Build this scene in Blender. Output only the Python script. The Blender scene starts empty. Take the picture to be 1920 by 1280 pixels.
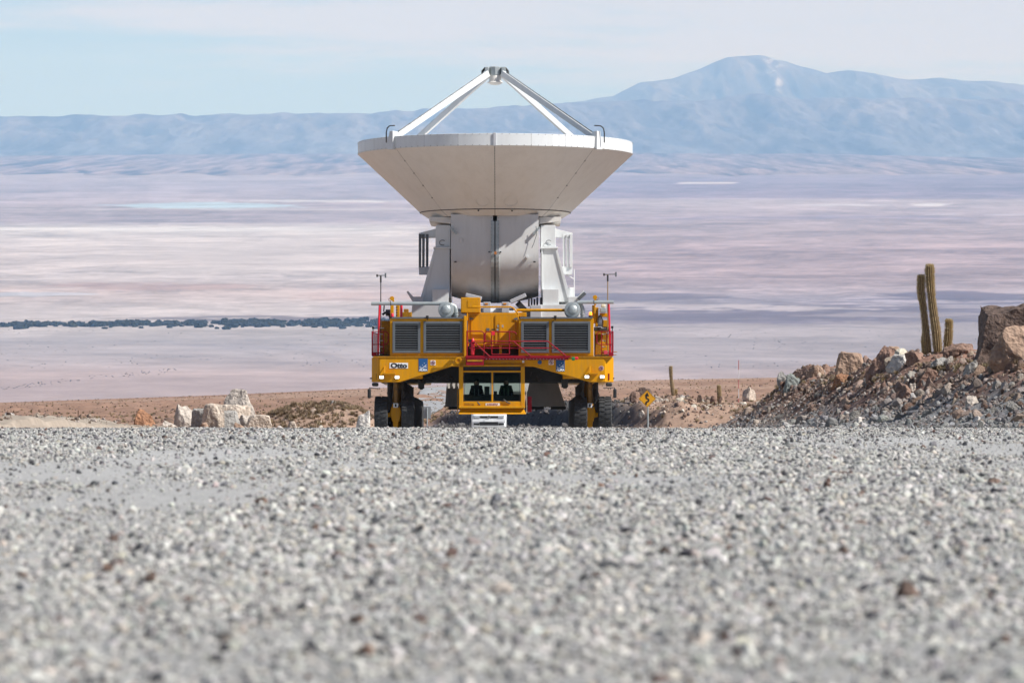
import bpy, math, random
import numpy as np
from mathutils import Vector, Matrix, Euler
from mathutils import noise as mnoise
R = math.radians
rnd = random.Random(7)
rng = np.random.default_rng(11)
sc = bpy.context.scene
COL = sc.collection

# ------------------------------------------------------------------ camera, world, sun, exposure
FPX = 8100.0                       # focal length in photo pixels (1920 wide)
CAMZ = 0.5
PITCH = math.atan(415 / FPX)
cd = bpy.data.cameras.new('camera')
cam = bpy.data.objects.new('camera', cd)
COL.objects.link(cam)
cam.location = (0, 0, CAMZ)
cam.rotation_euler = (math.pi / 2 - PITCH, 0, 0)
cd.sensor_width = 36
cd.lens = FPX / 1920 * 36
cd.clip_start = 0.1
cd.clip_end = 300000
cd.dof.use_dof = True
cd.dof.focus_distance = 172
cd.dof.aperture_fstop = 9
sc.camera = cam

SUN_AZ = R(18)                     # from +X, turned this much towards the camera (-Y)
SUN_EL = R(46)
sdir = Vector((math.cos(SUN_EL) * math.cos(SUN_AZ), -math.cos(SUN_EL) * math.sin(SUN_AZ), math.sin(SUN_EL)))
W = bpy.data.worlds.new('World')
sc.world = W
W.use_nodes = True
nt = W.node_tree
nt.nodes.clear()
N, Lk = nt.nodes.new, nt.links.new
sky = N('ShaderNodeTexSky')
sky.sky_type = 'NISHITA'
sky.sun_disc = False
sky.sun_elevation = SUN_EL
sky.sun_rotation = math.atan2(sdir.x, sdir.y)
sky.altitude = 2900
sky.air_density = 1.0
sky.dust_density = 0.4
sky.ozone_density = 2.0
tint = N('ShaderNodeMix'); tint.data_type = 'RGBA'; tint.blend_type = 'MULTIPLY'
tint.inputs['Factor'].default_value = 1.0
tint.inputs['B'].default_value = (1.0, 0.98, 1.0, 1)
Lk(sky.outputs['Color'], tint.inputs['A'])
# thin high cloud sheet, streaky near the horizon
tc = N('ShaderNodeTexCoord')
mp = N('ShaderNodeMapping'); mp.inputs['Scale'].default_value = (14, 14, 150)
mp.inputs['Rotation'].default_value = (0, R(-0.4), 0)
Lk(tc.outputs['Generated'], mp.inputs['Vector'])
nz = N('ShaderNodeTexNoise'); nz.inputs['Scale'].default_value = 1.0; nz.inputs['Detail'].default_value = 6; nz.inputs['Roughness'].default_value = 0.58
Lk(mp.outputs['Vector'], nz.inputs['Vector'])
sep = N('ShaderNodeSeparateXYZ'); Lk(tc.outputs['Generated'], sep.inputs['Vector'])
hz = N('ShaderNodeMapRange'); hz.inputs['From Min'].default_value = 0.002; hz.inputs['From Max'].default_value = 0.022
hz.inputs['To Min'].default_value = -0.16; hz.inputs['To Max'].default_value = 0.16
Lk(sep.outputs['Z'], hz.inputs['Value'])
ad = N('ShaderNodeMath'); ad.operation = 'ADD'
xs_ = N('ShaderNodeMath'); xs_.operation = 'MULTIPLY_ADD'; xs_.inputs[1].default_value = 1.1
xc_ = N('ShaderNodeClamp'); xc_.inputs['Min'].default_value = -.12; xc_.inputs['Max'].default_value = .12
Lk(sep.outputs['X'], xc_.inputs['Value']); Lk(xc_.outputs[0], xs_.inputs[0]); Lk(hz.outputs['Result'], xs_.inputs[2])
Lk(nz.outputs['Fac'], ad.inputs[0]); Lk(xs_.outputs[0], ad.inputs[1])
cr = N('ShaderNodeMapRange'); cr.inputs['From Min'].default_value = 0.36; cr.inputs['From Max'].default_value = 0.68
cr.inputs['To Max'].default_value = 0.9
cr.interpolation_type = 'SMOOTHSTEP'
Lk(ad.outputs[0], cr.inputs['Value'])
up_ = N('ShaderNodeMapRange'); up_.inputs['From Min'].default_value = 0.04; up_.inputs['From Max'].default_value = 0.18
up_.inputs['To Min'].default_value = 1; up_.inputs['To Max'].default_value = 0.08
Lk(sep.outputs['Z'], up_.inputs['Value'])
cf = N('ShaderNodeMath'); cf.operation = 'MULTIPLY'
Lk(cr.outputs['Result'], cf.inputs[0]); Lk(up_.outputs['Result'], cf.inputs[1])
cm = N('ShaderNodeMix'); cm.data_type = 'RGBA'
CLOUD_RGB = (11.0, 11.4, 12.6, 1)
cm.inputs['B'].default_value = CLOUD_RGB
Lk(cf.outputs[0], cm.inputs['Factor']); # the pale blue veil low over the horizon
vl = N('ShaderNodeMapRange'); vl.inputs['From Min'].default_value = 0.03; vl.inputs['From Max'].default_value = 0.16
vl.inputs['To Min'].default_value = 0.85; vl.inputs['To Max'].default_value = 0.0; vl.interpolation_type = 'SMOOTHSTEP'
Lk(sep.outputs['Z'], vl.inputs['Value'])
vm = N('ShaderNodeMix'); vm.data_type = 'RGBA'; vm.inputs['B'].default_value = (6.5, 10.2, 13.2, 1)
Lk(vl.outputs['Result'], vm.inputs['Factor']); Lk(tint.outputs['Result'], vm.inputs['A'])
Lk(vm.outputs['Result'], cm.inputs['A'])
bg = N('ShaderNodeBackground'); bg.inputs['Strength'].default_value = 0.05
Lk(cm.outputs['Result'], bg.inputs['Color'])
wo = N('ShaderNodeOutputWorld'); Lk(bg.outputs[0], wo.inputs['Surface'])

sl = bpy.data.lights.new('sun', 'SUN')
sl.energy = 5.0
sl.angle = R(0.53)
sl.color = (1.0, 0.975, 0.945)
so = bpy.data.objects.new('sun', sl)
COL.objects.link(so)
so.rotation_euler = sdir.to_track_quat('Z', 'Y').to_euler()

sc.view_settings.view_transform = 'Standard'
sc.view_settings.look = 'None'
sc.view_settings.exposure = 0.35
sc.view_settings.gamma = 1
sc.view_settings.use_curve_mapping = False
sc.render.engine = 'CYCLES'
sc.cycles.use_denoising = True
sc.cycles.max_bounces = 8
sc.cycles.diffuse_bounces = 3
sc.cycles.volume_bounces = 2
sc.cycles.sample_clamp_indirect = 4

# ------------------------------------------------------------------ geometry of the view (photo measurements -> real places)
cP, sP = math.cos(PITCH), math.sin(PITCH)
def at(px, py, Y):
    """world point at distance Y whose image is near photo pixel px,py"""
    u = (px - 960) / FPX; v = (640 - py) / FPX
    d = Vector((u, cP + v * sP, -sP + v * cP))
    k = Y / d.y
    return Vector((d.x * k, Y, CAMZ + d.z * k))

# ------------------------------------------------------------------ numpy noise
def _h(ix, iy, s):
    n = (ix.astype(np.int64) * 374761393 + iy.astype(np.int64) * 668265263 + s * 1442695041) & 0xffffffff
    n = ((n ^ (n >> 13)) * 1274126177) & 0xffffffff
    n = n ^ (n >> 16)
    return (n & 0xffffff) / float(0xffffff)
def vn(x, y, s=0):
    x = np.asarray(x, float); y = np.asarray(y, float)
    ix, iy = np.floor(x), np.floor(y)
    fx, fy = x - ix, y - iy
    fx = fx * fx * (3 - 2 * fx); fy = fy * fy * (3 - 2 * fy)
    a = _h(ix, iy, s); b = _h(ix + 1, iy, s); c = _h(ix, iy + 1, s); d = _h(ix + 1, iy + 1, s)
    return (a + (b - a) * fx) * (1 - fy) + (c + (d - c) * fx) * fy
def fbm(x, y, o=4, s=0, g=0.5):
    t = 0; a = 1.0; w = 0
    for i in range(o):
        t = t + a * vn(x * 2 ** i + 17.3 * i, y * 2 ** i + 5.1 * i, s + i)
        w += a; a *= g
    return t / w
def ss(a, b, x):
    t = np.clip((np.asarray(x, float) - a) / (b - a), 0, 1)
    return t * t * (3 - 2 * t)

# ------------------------------------------------------------------ terrain profile
_ry = np.arange(-60, 1300, 1.0)
def _roadtab():
    z = np.where(_ry < 130, -0.0599 * _ry - 6.17e-5 * _ry * np.abs(_ry), 0)
    z130 = -0.0599 * 130 - 6.17e-5 * 130 ** 2
    ks = [130, 205, 232, 262, 300, 1300]
    kz = [z130, z130 - 0.0759 * 75, -16.42, -18.2, 0.5 - 0.0707 * 300, 0.5 - 0.0707 * 300 - 0.06 * 1000]
    z2 = np.interp(_ry, ks, kz)
    z = np.where(_ry < 130, z, z2)
    k = np.ones(15) / 15
    zs = np.convolve(np.pad(z, 7, mode='edge'), k, 'valid')
    w = ss(185, 205, _ry)
    return z * (1 - w) + zs * w
_rz = _roadtab()
def roadz(Y): return np.interp(Y, _ry, _rz)
M300 = (0.5 - float(roadz(300.0))) / 300
def basez(X, Y):
    Y = np.asarray(Y, float); X = np.asarray(X, float)
    Ys = np.maximum(Y, 1.0)
    px = 960 + FPX * X / np.maximum(Ys, 90)
    me = np.interp(px, [-1500, 0, 400, 690, 960, 1200, 1450, 3000], [0.0685, 0.0654, 0.0637, 0.0621, 0.0611, 0.0602, 0.0596, 0.056])
    s = np.clip(np.log(np.maximum(Ys, 300) / 300) / math.log(4), 0, 1) ** 0.85
    m = M300 + (me - M300) * s
    zf = 0.5 - m * np.minimum(Ys, 1200) - 0.115 * np.maximum(Ys - 1200, 0)
    w = ss(265, 330, Y)
    return roadz(Y) * (1 - w) + zf * w
def foot(Y): return 10.2 + 0.5 * (fbm(Y * 0.06, Y * 0 + 3, 2, 5) - 0.5)
def ground(X, Y):
    X = np.asarray(X, float); Y = np.asarray(Y, float)
    z = basez(X, Y)
    amp = ss(9.0, 14, np.abs(X)) * (1 - ss(700, 1200, Y)) * ss(60, 90, Y)
    z = z + amp * (fbm(X * .18, Y * .12, 4, 21) - 0.5) * np.interp(Y, [60, 200, 400, 1200], [.5, .7, 1.2, 4])
    # right-hand spoil bank along the road
    H = np.interp(Y, [-60, 60, 90, 105, 130, 150, 180, 215, 236, 252], [1.7, 1.75, 1.8, 1.95, 2.2, 2.45, 2.75, 2.75, 1.8, 0])
    d = X - foot(Y)
    rough = (fbm(X * .9, Y * .55, 4, 31) - 0.5) * 0.75 + (fbm(X * .3, Y * .16, 2, 32) - .5) * 1.0
    z = z + H * ss(-0.3, 4.5, d) * (1 + rough * 0.42) + np.where(H > 0, 0.045 * np.clip(d - 3, 0, 30), 0) * (H > 0)
    # second bank further down, on the outside of the bend
    Xl = X + 0.0
    yl = np.interp(X, [-6, -3.2, 2, 6, 9, 16, 40], [300, 288, 270, 258, 252, 250, 250])
    H2 = np.interp(X, [-6, -4, 0, 6, 10, 13, 20, 30], [0.0, 1.0, 1.25, 1.3, 1.6, 1.35, 1.1, 0.2])
    z = z + H2 * ss(0, 3.5, Y - yl) * (1 - ss(22, 60, Y - yl)) * (1 + .35 * (fbm(X * .8, Y * .4, 3, 41) - .5) * 2)
    # left scrub mound
    g = np.exp(-((X + 10.6) / 3.0) ** 2 - ((Y - 226) / 9.0) ** 2) * 1.55 + np.exp(-((X + 8.0) / 1.6) ** 2 - ((Y - 224) / 6) ** 2) * 0.6
    g = g * (1 + .5 * (fbm(X * .9, Y * .5, 3, 51) - .5))
    z = z + g
    # sandy windrow on the left edge
    wl = np.exp(-((X + 11.9 + 0.4 * np.sin(Y * .11)) / 0.9) ** 2) * np.interp(Y, [60, 95, 140, 165], [0.0, 0.22, 0.22, 0.0])
    z = z + wl * (0.1 + 1.7 * fbm(X * .9, Y * .35, 4, 61))
    # small rubble hillock by the road sign
    z = z + 0.35 * np.exp(-((X - 8.2) / 2.4) ** 2 - ((Y - 272) / 7) ** 2)
    return z
def gz(x, y): return float(ground(np.array([x]), np.array([y]))[0])

# ------------------------------------------------------------------ helpers
def tag(o, label=None, cat=None, group=None, kind=None):
    if label: o['label'] = label
    if cat: o['category'] = cat
    if group: o['group'] = group
    if kind: o['kind'] = kind
    return o
def empty(name, loc=(0, 0, 0), rot=(0, 0, 0)):
    o = bpy.data.objects.new(name, None)
    COL.objects.link(o)
    o.location = loc; o.rotation_euler = rot
    o.empty_display_size = 0.3
    return o

def mat(name, col, rough=0.6, metal=0.0, spec=0.5, noise=0.0, nscale=3.0, bump=0.0, bscale=30.0, dirt=None, emit=None, coat=0.0, streak=False):
    m = bpy.data.materials.new(name)
    m.use_nodes = True
    t = m.node_tree; b = t.nodes['Principled BSDF']
    b.inputs['Base Color'].default_value = (*col, 1)
    b.inputs['Roughness'].default_value = rough
    b.inputs['Metallic'].default_value = metal
    b.inputs['Specular IOR Level'].default_value = spec
    b.inputs['Coat Weight'].default_value = coat
    if emit:
        b.inputs['Emission Color'].default_value = (*emit[0], 1)
        b.inputs['Emission Strength'].default_value = emit[1]
    if noise or dirt or bump:
        g = t.nodes.new('ShaderNodeNewGeometry') if False else t.nodes.new('ShaderNodeTexCoord')
        mpn = t.nodes.new('ShaderNodeMapping')
        if streak: mpn.inputs['Scale'].default_value = (2.2, 2.2, 0.35)
        t.links.new(g.outputs['Object'], mpn.inputs['Vector'])
        vec = mpn.outputs['Vector']
        last = None
        if noise or dirt:
            n = t.nodes.new('ShaderNodeTexNoise'); n.inputs['Scale'].default_value = nscale; n.inputs['Detail'].default_value = 8; n.inputs['Roughness'].default_value = 0.65
            t.links.new(vec, n.inputs['Vector'])
            mr = t.nodes.new('ShaderNodeMapRange'); mr.inputs['From Min'].default_value = 0.3; mr.inputs['From Max'].default_value = 0.7
            mr.inputs['To Min'].default_value = 1 - noise; mr.inputs['To Max'].default_value = 1 + noise
            t.links.new(n.outputs['Fac'], mr.inputs['Value'])
            mx = t.nodes.new('ShaderNodeMix'); mx.data_type = 'RGBA'; mx.blend_type = 'MULTIPLY'; mx.inputs['Factor'].default_value = 1
            mx.inputs['A'].default_value = (*col, 1)
            t.links.new(mr.outputs['Result'], mx.inputs['B'])
            last = mx.outputs['Result']
            if dirt:
                n2 = t.nodes.new('ShaderNodeTexNoise'); n2.inputs['Scale'].default_value = nscale * 1.7; n2.inputs['Detail'].default_value = 10; n2.inputs['Roughness'].default_value = 0.7
                t.links.new(vec, n2.inputs['Vector'])
                m2 = t.nodes.new('ShaderNodeMapRange'); m2.inputs['From Min'].default_value = 0.46; m2.inputs['From Max'].default_value = 0.72
                m2.inputs['To Max'].default_value = dirt[1]
                t.links.new(n2.outputs['Fac'], m2.inputs['Value'])
                m3 = t.nodes.new('ShaderNodeMix'); m3.data_type = 'RGBA'
                m3.inputs['B'].default_value = (*dirt[0], 1)
                t.links.new(m2.outputs['Result'], m3.inputs['Factor']); t.links.new(last, m3.inputs['A'])
                last = m3.outputs['Result']
            t.links.new(last, b.inputs['Base Color'])
        if bump:
            n = t.nodes.new('ShaderNodeTexNoise'); n.inputs['Scale'].default_value = bscale; n.inputs['Detail'].default_value = 6
            t.links.new(vec, n.inputs['Vector'])
            bp = t.nodes.new('ShaderNodeBump'); bp.inputs['Strength'].default_value = min(1, bump); bp.inputs['Distance'].default_value = 0.05 * bump
            t.links.new(n.outputs['Fac'], bp.inputs['Height'])
            t.links.new(bp.outputs['Normal'], b.inputs['Normal'])
    return m

def mat_attr(name, attr='col', inst=False, rough=0.95, noise=0.25, nscale=6.0, bump=0.0, bscale=20.0, coords='Object', detail=8, stretch=None, octave2=None, rng_=(0.28, 0.72), patch=None):
    """base colour from a per-vertex (or per-instance) colour attribute, broken up by noise"""
    m = bpy.data.materials.new(name)
    m.use_nodes = True
    t = m.node_tree; b = t.nodes['Principled BSDF']
    b.inputs['Roughness'].default_value = rough
    b.inputs['Specular IOR Level'].default_value = 0.2
    a = t.nodes.new('ShaderNodeAttribute'); a.attribute_name = attr
    a.attribute_type = 'INSTANCER' if inst else 'GEOMETRY'
    if coords == 'World':
        g = t.nodes.new('ShaderNodeNewGeometry'); src = g.outputs['Position']
    else:
        g = t.nodes.new('ShaderNodeTexCoord'); src = g.outputs['Object']
    if stretch:
        mm = t.nodes.new('ShaderNodeMapping'); mm.inputs['Scale'].default_value = stretch
        t.links.new(src, mm.inputs['Vector']); src = mm.outputs['Vector']
    n = t.nodes.new('ShaderNodeTexNoise'); n.inputs['Scale'].default_value = nscale; n.inputs['Detail'].default_value = detail; n.inputs['Roughness'].default_value = 0.7
    t.links.new(src, n.inputs['Vector'])
    mr = t.nodes.new('ShaderNodeMapRange'); mr.inputs['From Min'].default_value = rng_[0]; mr.inputs['From Max'].default_value = rng_[1]
    mr.inputs['To Min'].default_value = 1 - noise; mr.inputs['To Max'].default_value = 1 + noise
    t.links.new(n.outputs['Fac'], mr.inputs['Value'])
    mx = t.nodes.new('ShaderNodeMix'); mx.data_type = 'RGBA'; mx.blend_type = 'MULTIPLY'; mx.inputs['Factor'].default_value = 1
    t.links.new(a.outputs['Color'], mx.inputs['A']); t.links.new(mr.outputs['Result'], mx.inputs['B'])
    out = mx.outputs['Result']
    if octave2:
        n3 = t.nodes.new('ShaderNodeTexNoise'); n3.inputs['Scale'].default_value = octave2[0]; n3.inputs['Detail'].default_value = 4
        t.links.new(src, n3.inputs['Vector'])
        r3 = t.nodes.new('ShaderNodeMapRange'); r3.inputs['From Min'].default_value = 0.3; r3.inputs['From Max'].default_value = 0.7
        r3.inputs['To Min'].default_value = 1 - octave2[1]; r3.inputs['To Max'].default_value = 1 + octave2[1]
        t.links.new(n3.outputs['Fac'], r3.inputs['Value'])
        x3 = t.nodes.new('ShaderNodeMix'); x3.data_type = 'RGBA'; x3.blend_type = 'MULTIPLY'; x3.inputs['Factor'].default_value = 1
        t.links.new(out, x3.inputs['A']); t.links.new(r3.outputs['Result'], x3.inputs['B'])
        out = x3.outputs['Result']
    if patch:
        n4 = t.nodes.new('ShaderNodeTexNoise'); n4.inputs['Scale'].default_value = patch[0]; n4.inputs['Detail'].default_value = 12; n4.inputs['Roughness'].default_value = 0.72; n4.inputs['Distortion'].default_value = 0.6
        t.links.new(src, n4.inputs['Vector'])
        r4 = t.nodes.new('ShaderNodeMapRange'); r4.inputs['From Min'].default_value = 0.47; r4.inputs['From Max'].default_value = 0.54
        r4.inputs['To Min'].default_value = 1 - patch[1]; r4.inputs['To Max'].default_value = 1 + patch[1]
        t.links.new(n4.outputs['Fac'], r4.inputs['Value'])
        x4 = t.nodes.new('ShaderNodeMix'); x4.data_type = 'RGBA'; x4.blend_type = 'MULTIPLY'; x4.inputs['Factor'].default_value = 1
        t.links.new(out, x4.inputs['A']); t.links.new(r4.outputs['Result'], x4.inputs['B'])
        out = x4.outputs['Result']
    t.links.new(out, b.inputs['Base Color'])
    if bump:
        n2 = t.nodes.new('ShaderNodeTexNoise'); n2.inputs['Scale'].default_value = bscale; n2.inputs['Detail'].default_value = 8; n2.inputs['Roughness'].default_value = 0.7
        t.links.new(src, n2.inputs['Vector'])
        bp = t.nodes.new('ShaderNodeBump'); bp.inputs['Strength'].default_value = 1.0; bp.inputs['Distance'].default_value = bump
        t.links.new(n2.outputs['Fac'], bp.inputs['Height'])
        t.links.new(bp.outputs['Normal'], b.inputs['Normal'])
    return m

def grid_mesh(name, P, col=None, material=None, smooth=True):
    """P: (rows, cols, 3) array"""
    r, c = P.shape[:2]
    me = bpy.data.meshes.new(name)
    me.vertices.add(r * c)
    me.vertices.foreach_set('co', P.reshape(-1).astype(np.float32))
    i = np.arange((r - 1) * (c - 1)); a = (i // (c - 1)) * c + i % (c - 1)
    q = np.stack([a, a + 1, a + c + 1, a + c], 1).reshape(-1).astype(np.int32)
    nf = len(i)
    me.loops.add(nf * 4); me.loops.foreach_set('vertex_index', q)
    me.polygons.add(nf)
    me.polygons.foreach_set('loop_start', np.arange(0, nf * 4, 4, dtype=np.int32))
    me.polygons.foreach_set('loop_total', np.full(nf, 4, dtype=np.int32))
    me.polygons.foreach_set('use_smooth', np.full(nf, smooth))
    me.update(calc_edges=True)
    if col is not None:
        at_ = me.attributes.new('col', 'FLOAT_COLOR', 'POINT')
        cc = np.concatenate([col.reshape(-1, 3), np.ones((r * c, 1))], 1)
        at_.data.foreach_set('color', cc.reshape(-1).astype(np.float32))
    if material: me.materials.append(material)
    o = bpy.data.objects.new(name, me)
    COL.objects.link(o)
    return o

class MB:
    def __init__(s): s.v = []; s.f = []; s.sm = []
    def add(s, vs, fs, smooth=False):
        b = len(s.v)
        s.v += [tuple(v) for v in vs]
        s.f += [tuple(b + i for i in f) for f in fs]
        s.sm += [smooth] * len(fs)
        return s
    def box(s, x0, x1, y0, y1, z0, z1, M=None):
        vs = [Vector((x, y, z)) for z in (z0, z1) for y in (y0, y1) for x in (x0, x1)]
        if M: vs = [M @ v for v in vs]
        return s.add(vs, [(0, 2, 3, 1), (4, 5, 7, 6), (0, 1, 5, 4), (2, 6, 7, 3), (0, 4, 6, 2), (1, 3, 7, 5)])
    def prism(s, pts, y0, y1):
        """pts: list of (x,z), extruded along y"""
        n = len(pts)
        vs = [(x, y0, z) for x, z in pts] + [(x, y1, z) for x, z in pts]
        return s.add(vs, [tuple(range(n)), tuple(range(2 * n - 1, n - 1, -1))] + [(i, i + n, (i + 1) % n + n, (i + 1) % n) for i in range(n)])
    def prism_axis(s, pts, a0, a1, M):
        n = len(pts)
        vs = [M @ Vector((x, a0, z)) for x, z in pts] + [M @ Vector((x, a1, z)) for x, z in pts]
        return s.add(vs, [tuple(range(n)), tuple(range(2 * n - 1, n - 1, -1))] + [(i, i + n, (i + 1) % n + n, (i + 1) % n) for i in range(n)])
    def tube(s, path, r, n=8, caps=True, r1=None):
        path = [Vector(p) for p in path]
        rings = []; up = None
        for i, p in enumerate(path):
            if i == 0: d = path[1] - p
            elif i == len(path) - 1: d = p - path[-2]
            else: d = (path[i + 1] - p).normalized() + (p - path[i - 1]).normalized()
            d.normalize()
            if up is None:
                up = Vector((0, 0, 1)) if abs(d.z) < 0.9 else Vector((1, 0, 0))
            a = d.cross(up).normalized(); b_ = a.cross(d).normalized(); up = b_
            k = i / (len(path) - 1)
            rr = r if r1 is None else r + (r1 - r) * k
            rings.append([p + (a * math.cos(2 * math.pi * j / n) + b_ * math.sin(2 * math.pi * j / n)) * rr for j in range(n)])
        vs = [v for rg in rings for v in rg]
        fs = []
        for i in range(len(rings) - 1):
            for j in range(n):
                fs.append((i * n + j, i * n + (j + 1) % n, (i + 1) * n + (j + 1) % n, (i + 1) * n + j))
        s.add(vs, fs, n > 4)
        if caps:
            s.add(rings[0], [tuple(range(n))]); s.add(rings[-1], [tuple(range(n - 1, -1, -1))])
        return s
    def beam(s, p0, p1, w, h, w1=None, h1=None, up=(0, 0, 1)):
        p0, p1 = Vector(p0), Vector(p1); d = (p1 - p0).normalized(); up = Vector(up)
        a = d.cross(up).normalized(); b_ = a.cross(d)
        w1 = w if w1 is None else w1; h1 = h if h1 is None else h1
        vs = []
        for p, ww, hh in ((p0, w, h), (p1, w1, h1)):
            for sa, sb in ((-1, -1), (1, -1), (1, 1), (-1, 1)):
                vs.append(p + a * sa * ww / 2 + b_ * sb * hh / 2)
        return s.add(vs, [(0, 3, 2, 1), (4, 5, 6, 7), (0, 1, 5, 4), (1, 2, 6, 5), (2, 3, 7, 6), (3, 0, 4, 7)])
    def lathe(s, prof, n=32, M=None, a0=0.0, a1=2 * math.pi, smooth=True, flip=False):
        """prof: (r,z) about the z axis"""
        full = abs(a1 - a0 - 2 * math.pi) < 1e-6
        m = n if full else n + 1
        vs = []
        for r, z in prof:
            for j in range(m):
                a = a0 + (a1 - a0) * j / n
                v = Vector((r * math.sin(a), -r * math.cos(a), z))
                vs.append(M @ v if M else v)
        fs = []
        for i in range(len(prof) - 1):
            for j in range(n):
                k = (j + 1) % m
                q = (i * m + j, i * m + k, (i + 1) * m + k, (i + 1) * m + j)
                fs.append(q[::-1] if flip else q)
        return s.add(vs, fs, smooth)
    def build(s, name, m, parent=None, bevel=0.0, loc=None, sharp=32):
        me = bpy.data.meshes.new(name)
        me.from_pydata(s.v, [], s.f)
        me.polygons.foreach_set('use_smooth', s.sm)
        me.materials.append(m)
        if any(s.sm): me.set_sharp_from_angle(angle=R(sharp))
        me.update()
        o = bpy.data.objects.new(name, me)
        COL.objects.link(o)
        if parent is not None: o.parent = parent
        if loc is not None: o.location = loc
        if bevel:
            b = o.modifiers.new('bevel', 'BEVEL'); b.width = bevel; b.segments = 2; b.limit_method = 'ANGLE'
        return o
def link_copy(o, parent=None):
    c = o.copy(); COL.objects.link(c)
    if parent is not None: c.parent = parent
    return c
def copy_tree(o, parent=None):
    c = link_copy(o, parent)
    for ch in list(o.children): copy_tree(ch, c)
    return c
def text(name, body, size, m, parent, loc, rot=(math.pi / 2, 0, 0), bold=0.0, sx=1.0):
    cu = bpy.data.curves.new(name, 'FONT')
    cu.body = body; cu.size = size; cu.align_x = 'CENTER'; cu.align_y = 'CENTER'
    cu.extrude = 0.003; cu.offset = bold; cu.resolution_u = 4
    tmp = bpy.data.objects.new(name + '_t', cu); COL.objects.link(tmp)
    dg = bpy.context.evaluated_depsgraph_get()
    me = bpy.data.meshes.new_from_object(tmp.evaluated_get(dg))
    bpy.data.objects.remove(tmp)
    me.materials.clear(); me.materials.append(m)
    o = bpy.data.objects.new(name, me); COL.objects.link(o)
    o.parent = parent; o.location = loc; o.rotation_euler = rot; o.scale = (sx, 1, 1)
    return o

# ------------------------------------------------------------------ scatter (uncountable gravel, rubble, tufts) with geometry nodes
def variants(tagname, meshes):
    c = bpy.data.collections.new(tagname)
    for me in meshes:
        o = bpy.data.objects.new(me.name, me); c.objects.link(o)
    return c
def scatter(name, pts, scl, rot, colr, coll, nvar):
    me = bpy.data.meshes.new(name)
    n = len(pts)
    me.vertices.add(n)
    me.vertices.foreach_set('co', pts.astype(np.float32).reshape(-1))
    for nm, arr, ty, key in (('scl', scl, 'FLOAT_VECTOR', 'vector'), ('rot', rot, 'FLOAT_VECTOR', 'vector'), ('col', np.concatenate([colr, np.ones((n, 1))], 1), 'FLOAT_COLOR', 'color')):
        a = me.attributes.new(nm, ty, 'POINT'); a.data.foreach_set(key, arr.astype(np.float32).reshape(-1))
    a = me.attributes.new('idx', 'INT', 'POINT'); a.data.foreach_set('value', rng.integers(0, nvar, n).astype(np.int32))
    o = bpy.data.objects.new(name, me); COL.objects.link(o)
    ng = bpy.data.node_groups.new(name, 'GeometryNodeTree')
    ng.interface.new_socket('Geometry', in_out='INPUT', socket_type='NodeSocketGeometry')
    ng.interface.new_socket('Geometry', in_out='OUTPUT', socket_type='NodeSocketGeometry')
    A, K = ng.nodes.new, ng.links.new
    gi = A('NodeGroupInput'); go = A('NodeGroupOutput')
    mp_ = A('GeometryNodeMeshToPoints')
    ci = A('GeometryNodeCollectionInfo'); ci.inputs['Collection'].default_value = coll
    ci.inputs['Separate Children'].default_value = True; ci.inputs['Reset Children'].default_value = True
    ip = A('GeometryNodeInstanceOnPoints'); ip.inputs['Pick Instance'].default_value = True
    def na(nm, ty):
        x = A('GeometryNodeInputNamedAttribute'); x.data_type = ty; x.inputs['Name'].default_value = nm
        return x.outputs['Attribute']
    K(gi.outputs[0], mp_.inputs['Mesh']); K(mp_.outputs[0], ip.inputs['Points'])
    K(ci.outputs[0], ip.inputs['Instance'])
    K(na('idx', 'INT'), ip.inputs['Instance Index'])
    K(na('rot', 'FLOAT_VECTOR'), ip.inputs['Rotation'])
    K(na('scl', 'FLOAT_VECTOR'), ip.inputs['Scale'])
    K(ip.outputs[0], go.inputs[0])
    md = o.modifiers.new('scatter', 'NODES'); md.node_group = ng
    return o

# ------------------------------------------------------------------ rocks
import bmesh
def ico(sub):
    bm = bmesh.new(); bmesh.ops.create_icosphere(bm, subdivisions=sub, radius=1)
    V = np.array([v.co[:] for v in bm.verts]); F = [[v.index for v in f.verts] for f in bm.faces]
    bm.free(); return V, F
_ico = {k: ico(k) for k in (1, 2, 3, 4, 5)}
def rock_mesh(name, seed, sub=3, size=(1, 1, 1), planes=12, rough=0.06, m=None, smooth=True, cut=(0.42, 0.88)):
    r = random.Random(seed)
    V, F = _ico[sub]; V = V.copy()
    off = Vector((r.uniform(0, 50), r.uniform(0, 50), r.uniform(0, 50)))
    for _ in range(planes):
        n = np.array([r.gauss(0, 1), r.gauss(0, 1), r.gauss(0, 1)]); n /= np.linalg.norm(n)
        d = r.uniform(*cut)
        e = V @ n - d
        V = V - np.outer(np.maximum(e, 0), n) * 0.985
    if rough:
        for i in range(len(V)):
            p = Vector(V[i]) * 1.8 + off
            k = mnoise.fractal(p, 1.0, 2.1, 5 if sub > 2 else 2)
            k2 = mnoise.fractal(p * 3.7, 0.8, 2.1, 3) if sub > 3 else 0
            V[i] *= 1 + rough * 1.6 * k + rough * 0.35 * k2
    V = V * np.array(size)
    me = bpy.data.meshes.new(name)
    me.from_pydata(V.tolist(), [], F)
    me.polygons.foreach_set('use_smooth', [smooth] * len(F))
    if smooth: me.set_sharp_from_angle(angle=R(26))
    if m: me.materials.append(m)
    me.update()
    return me

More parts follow.
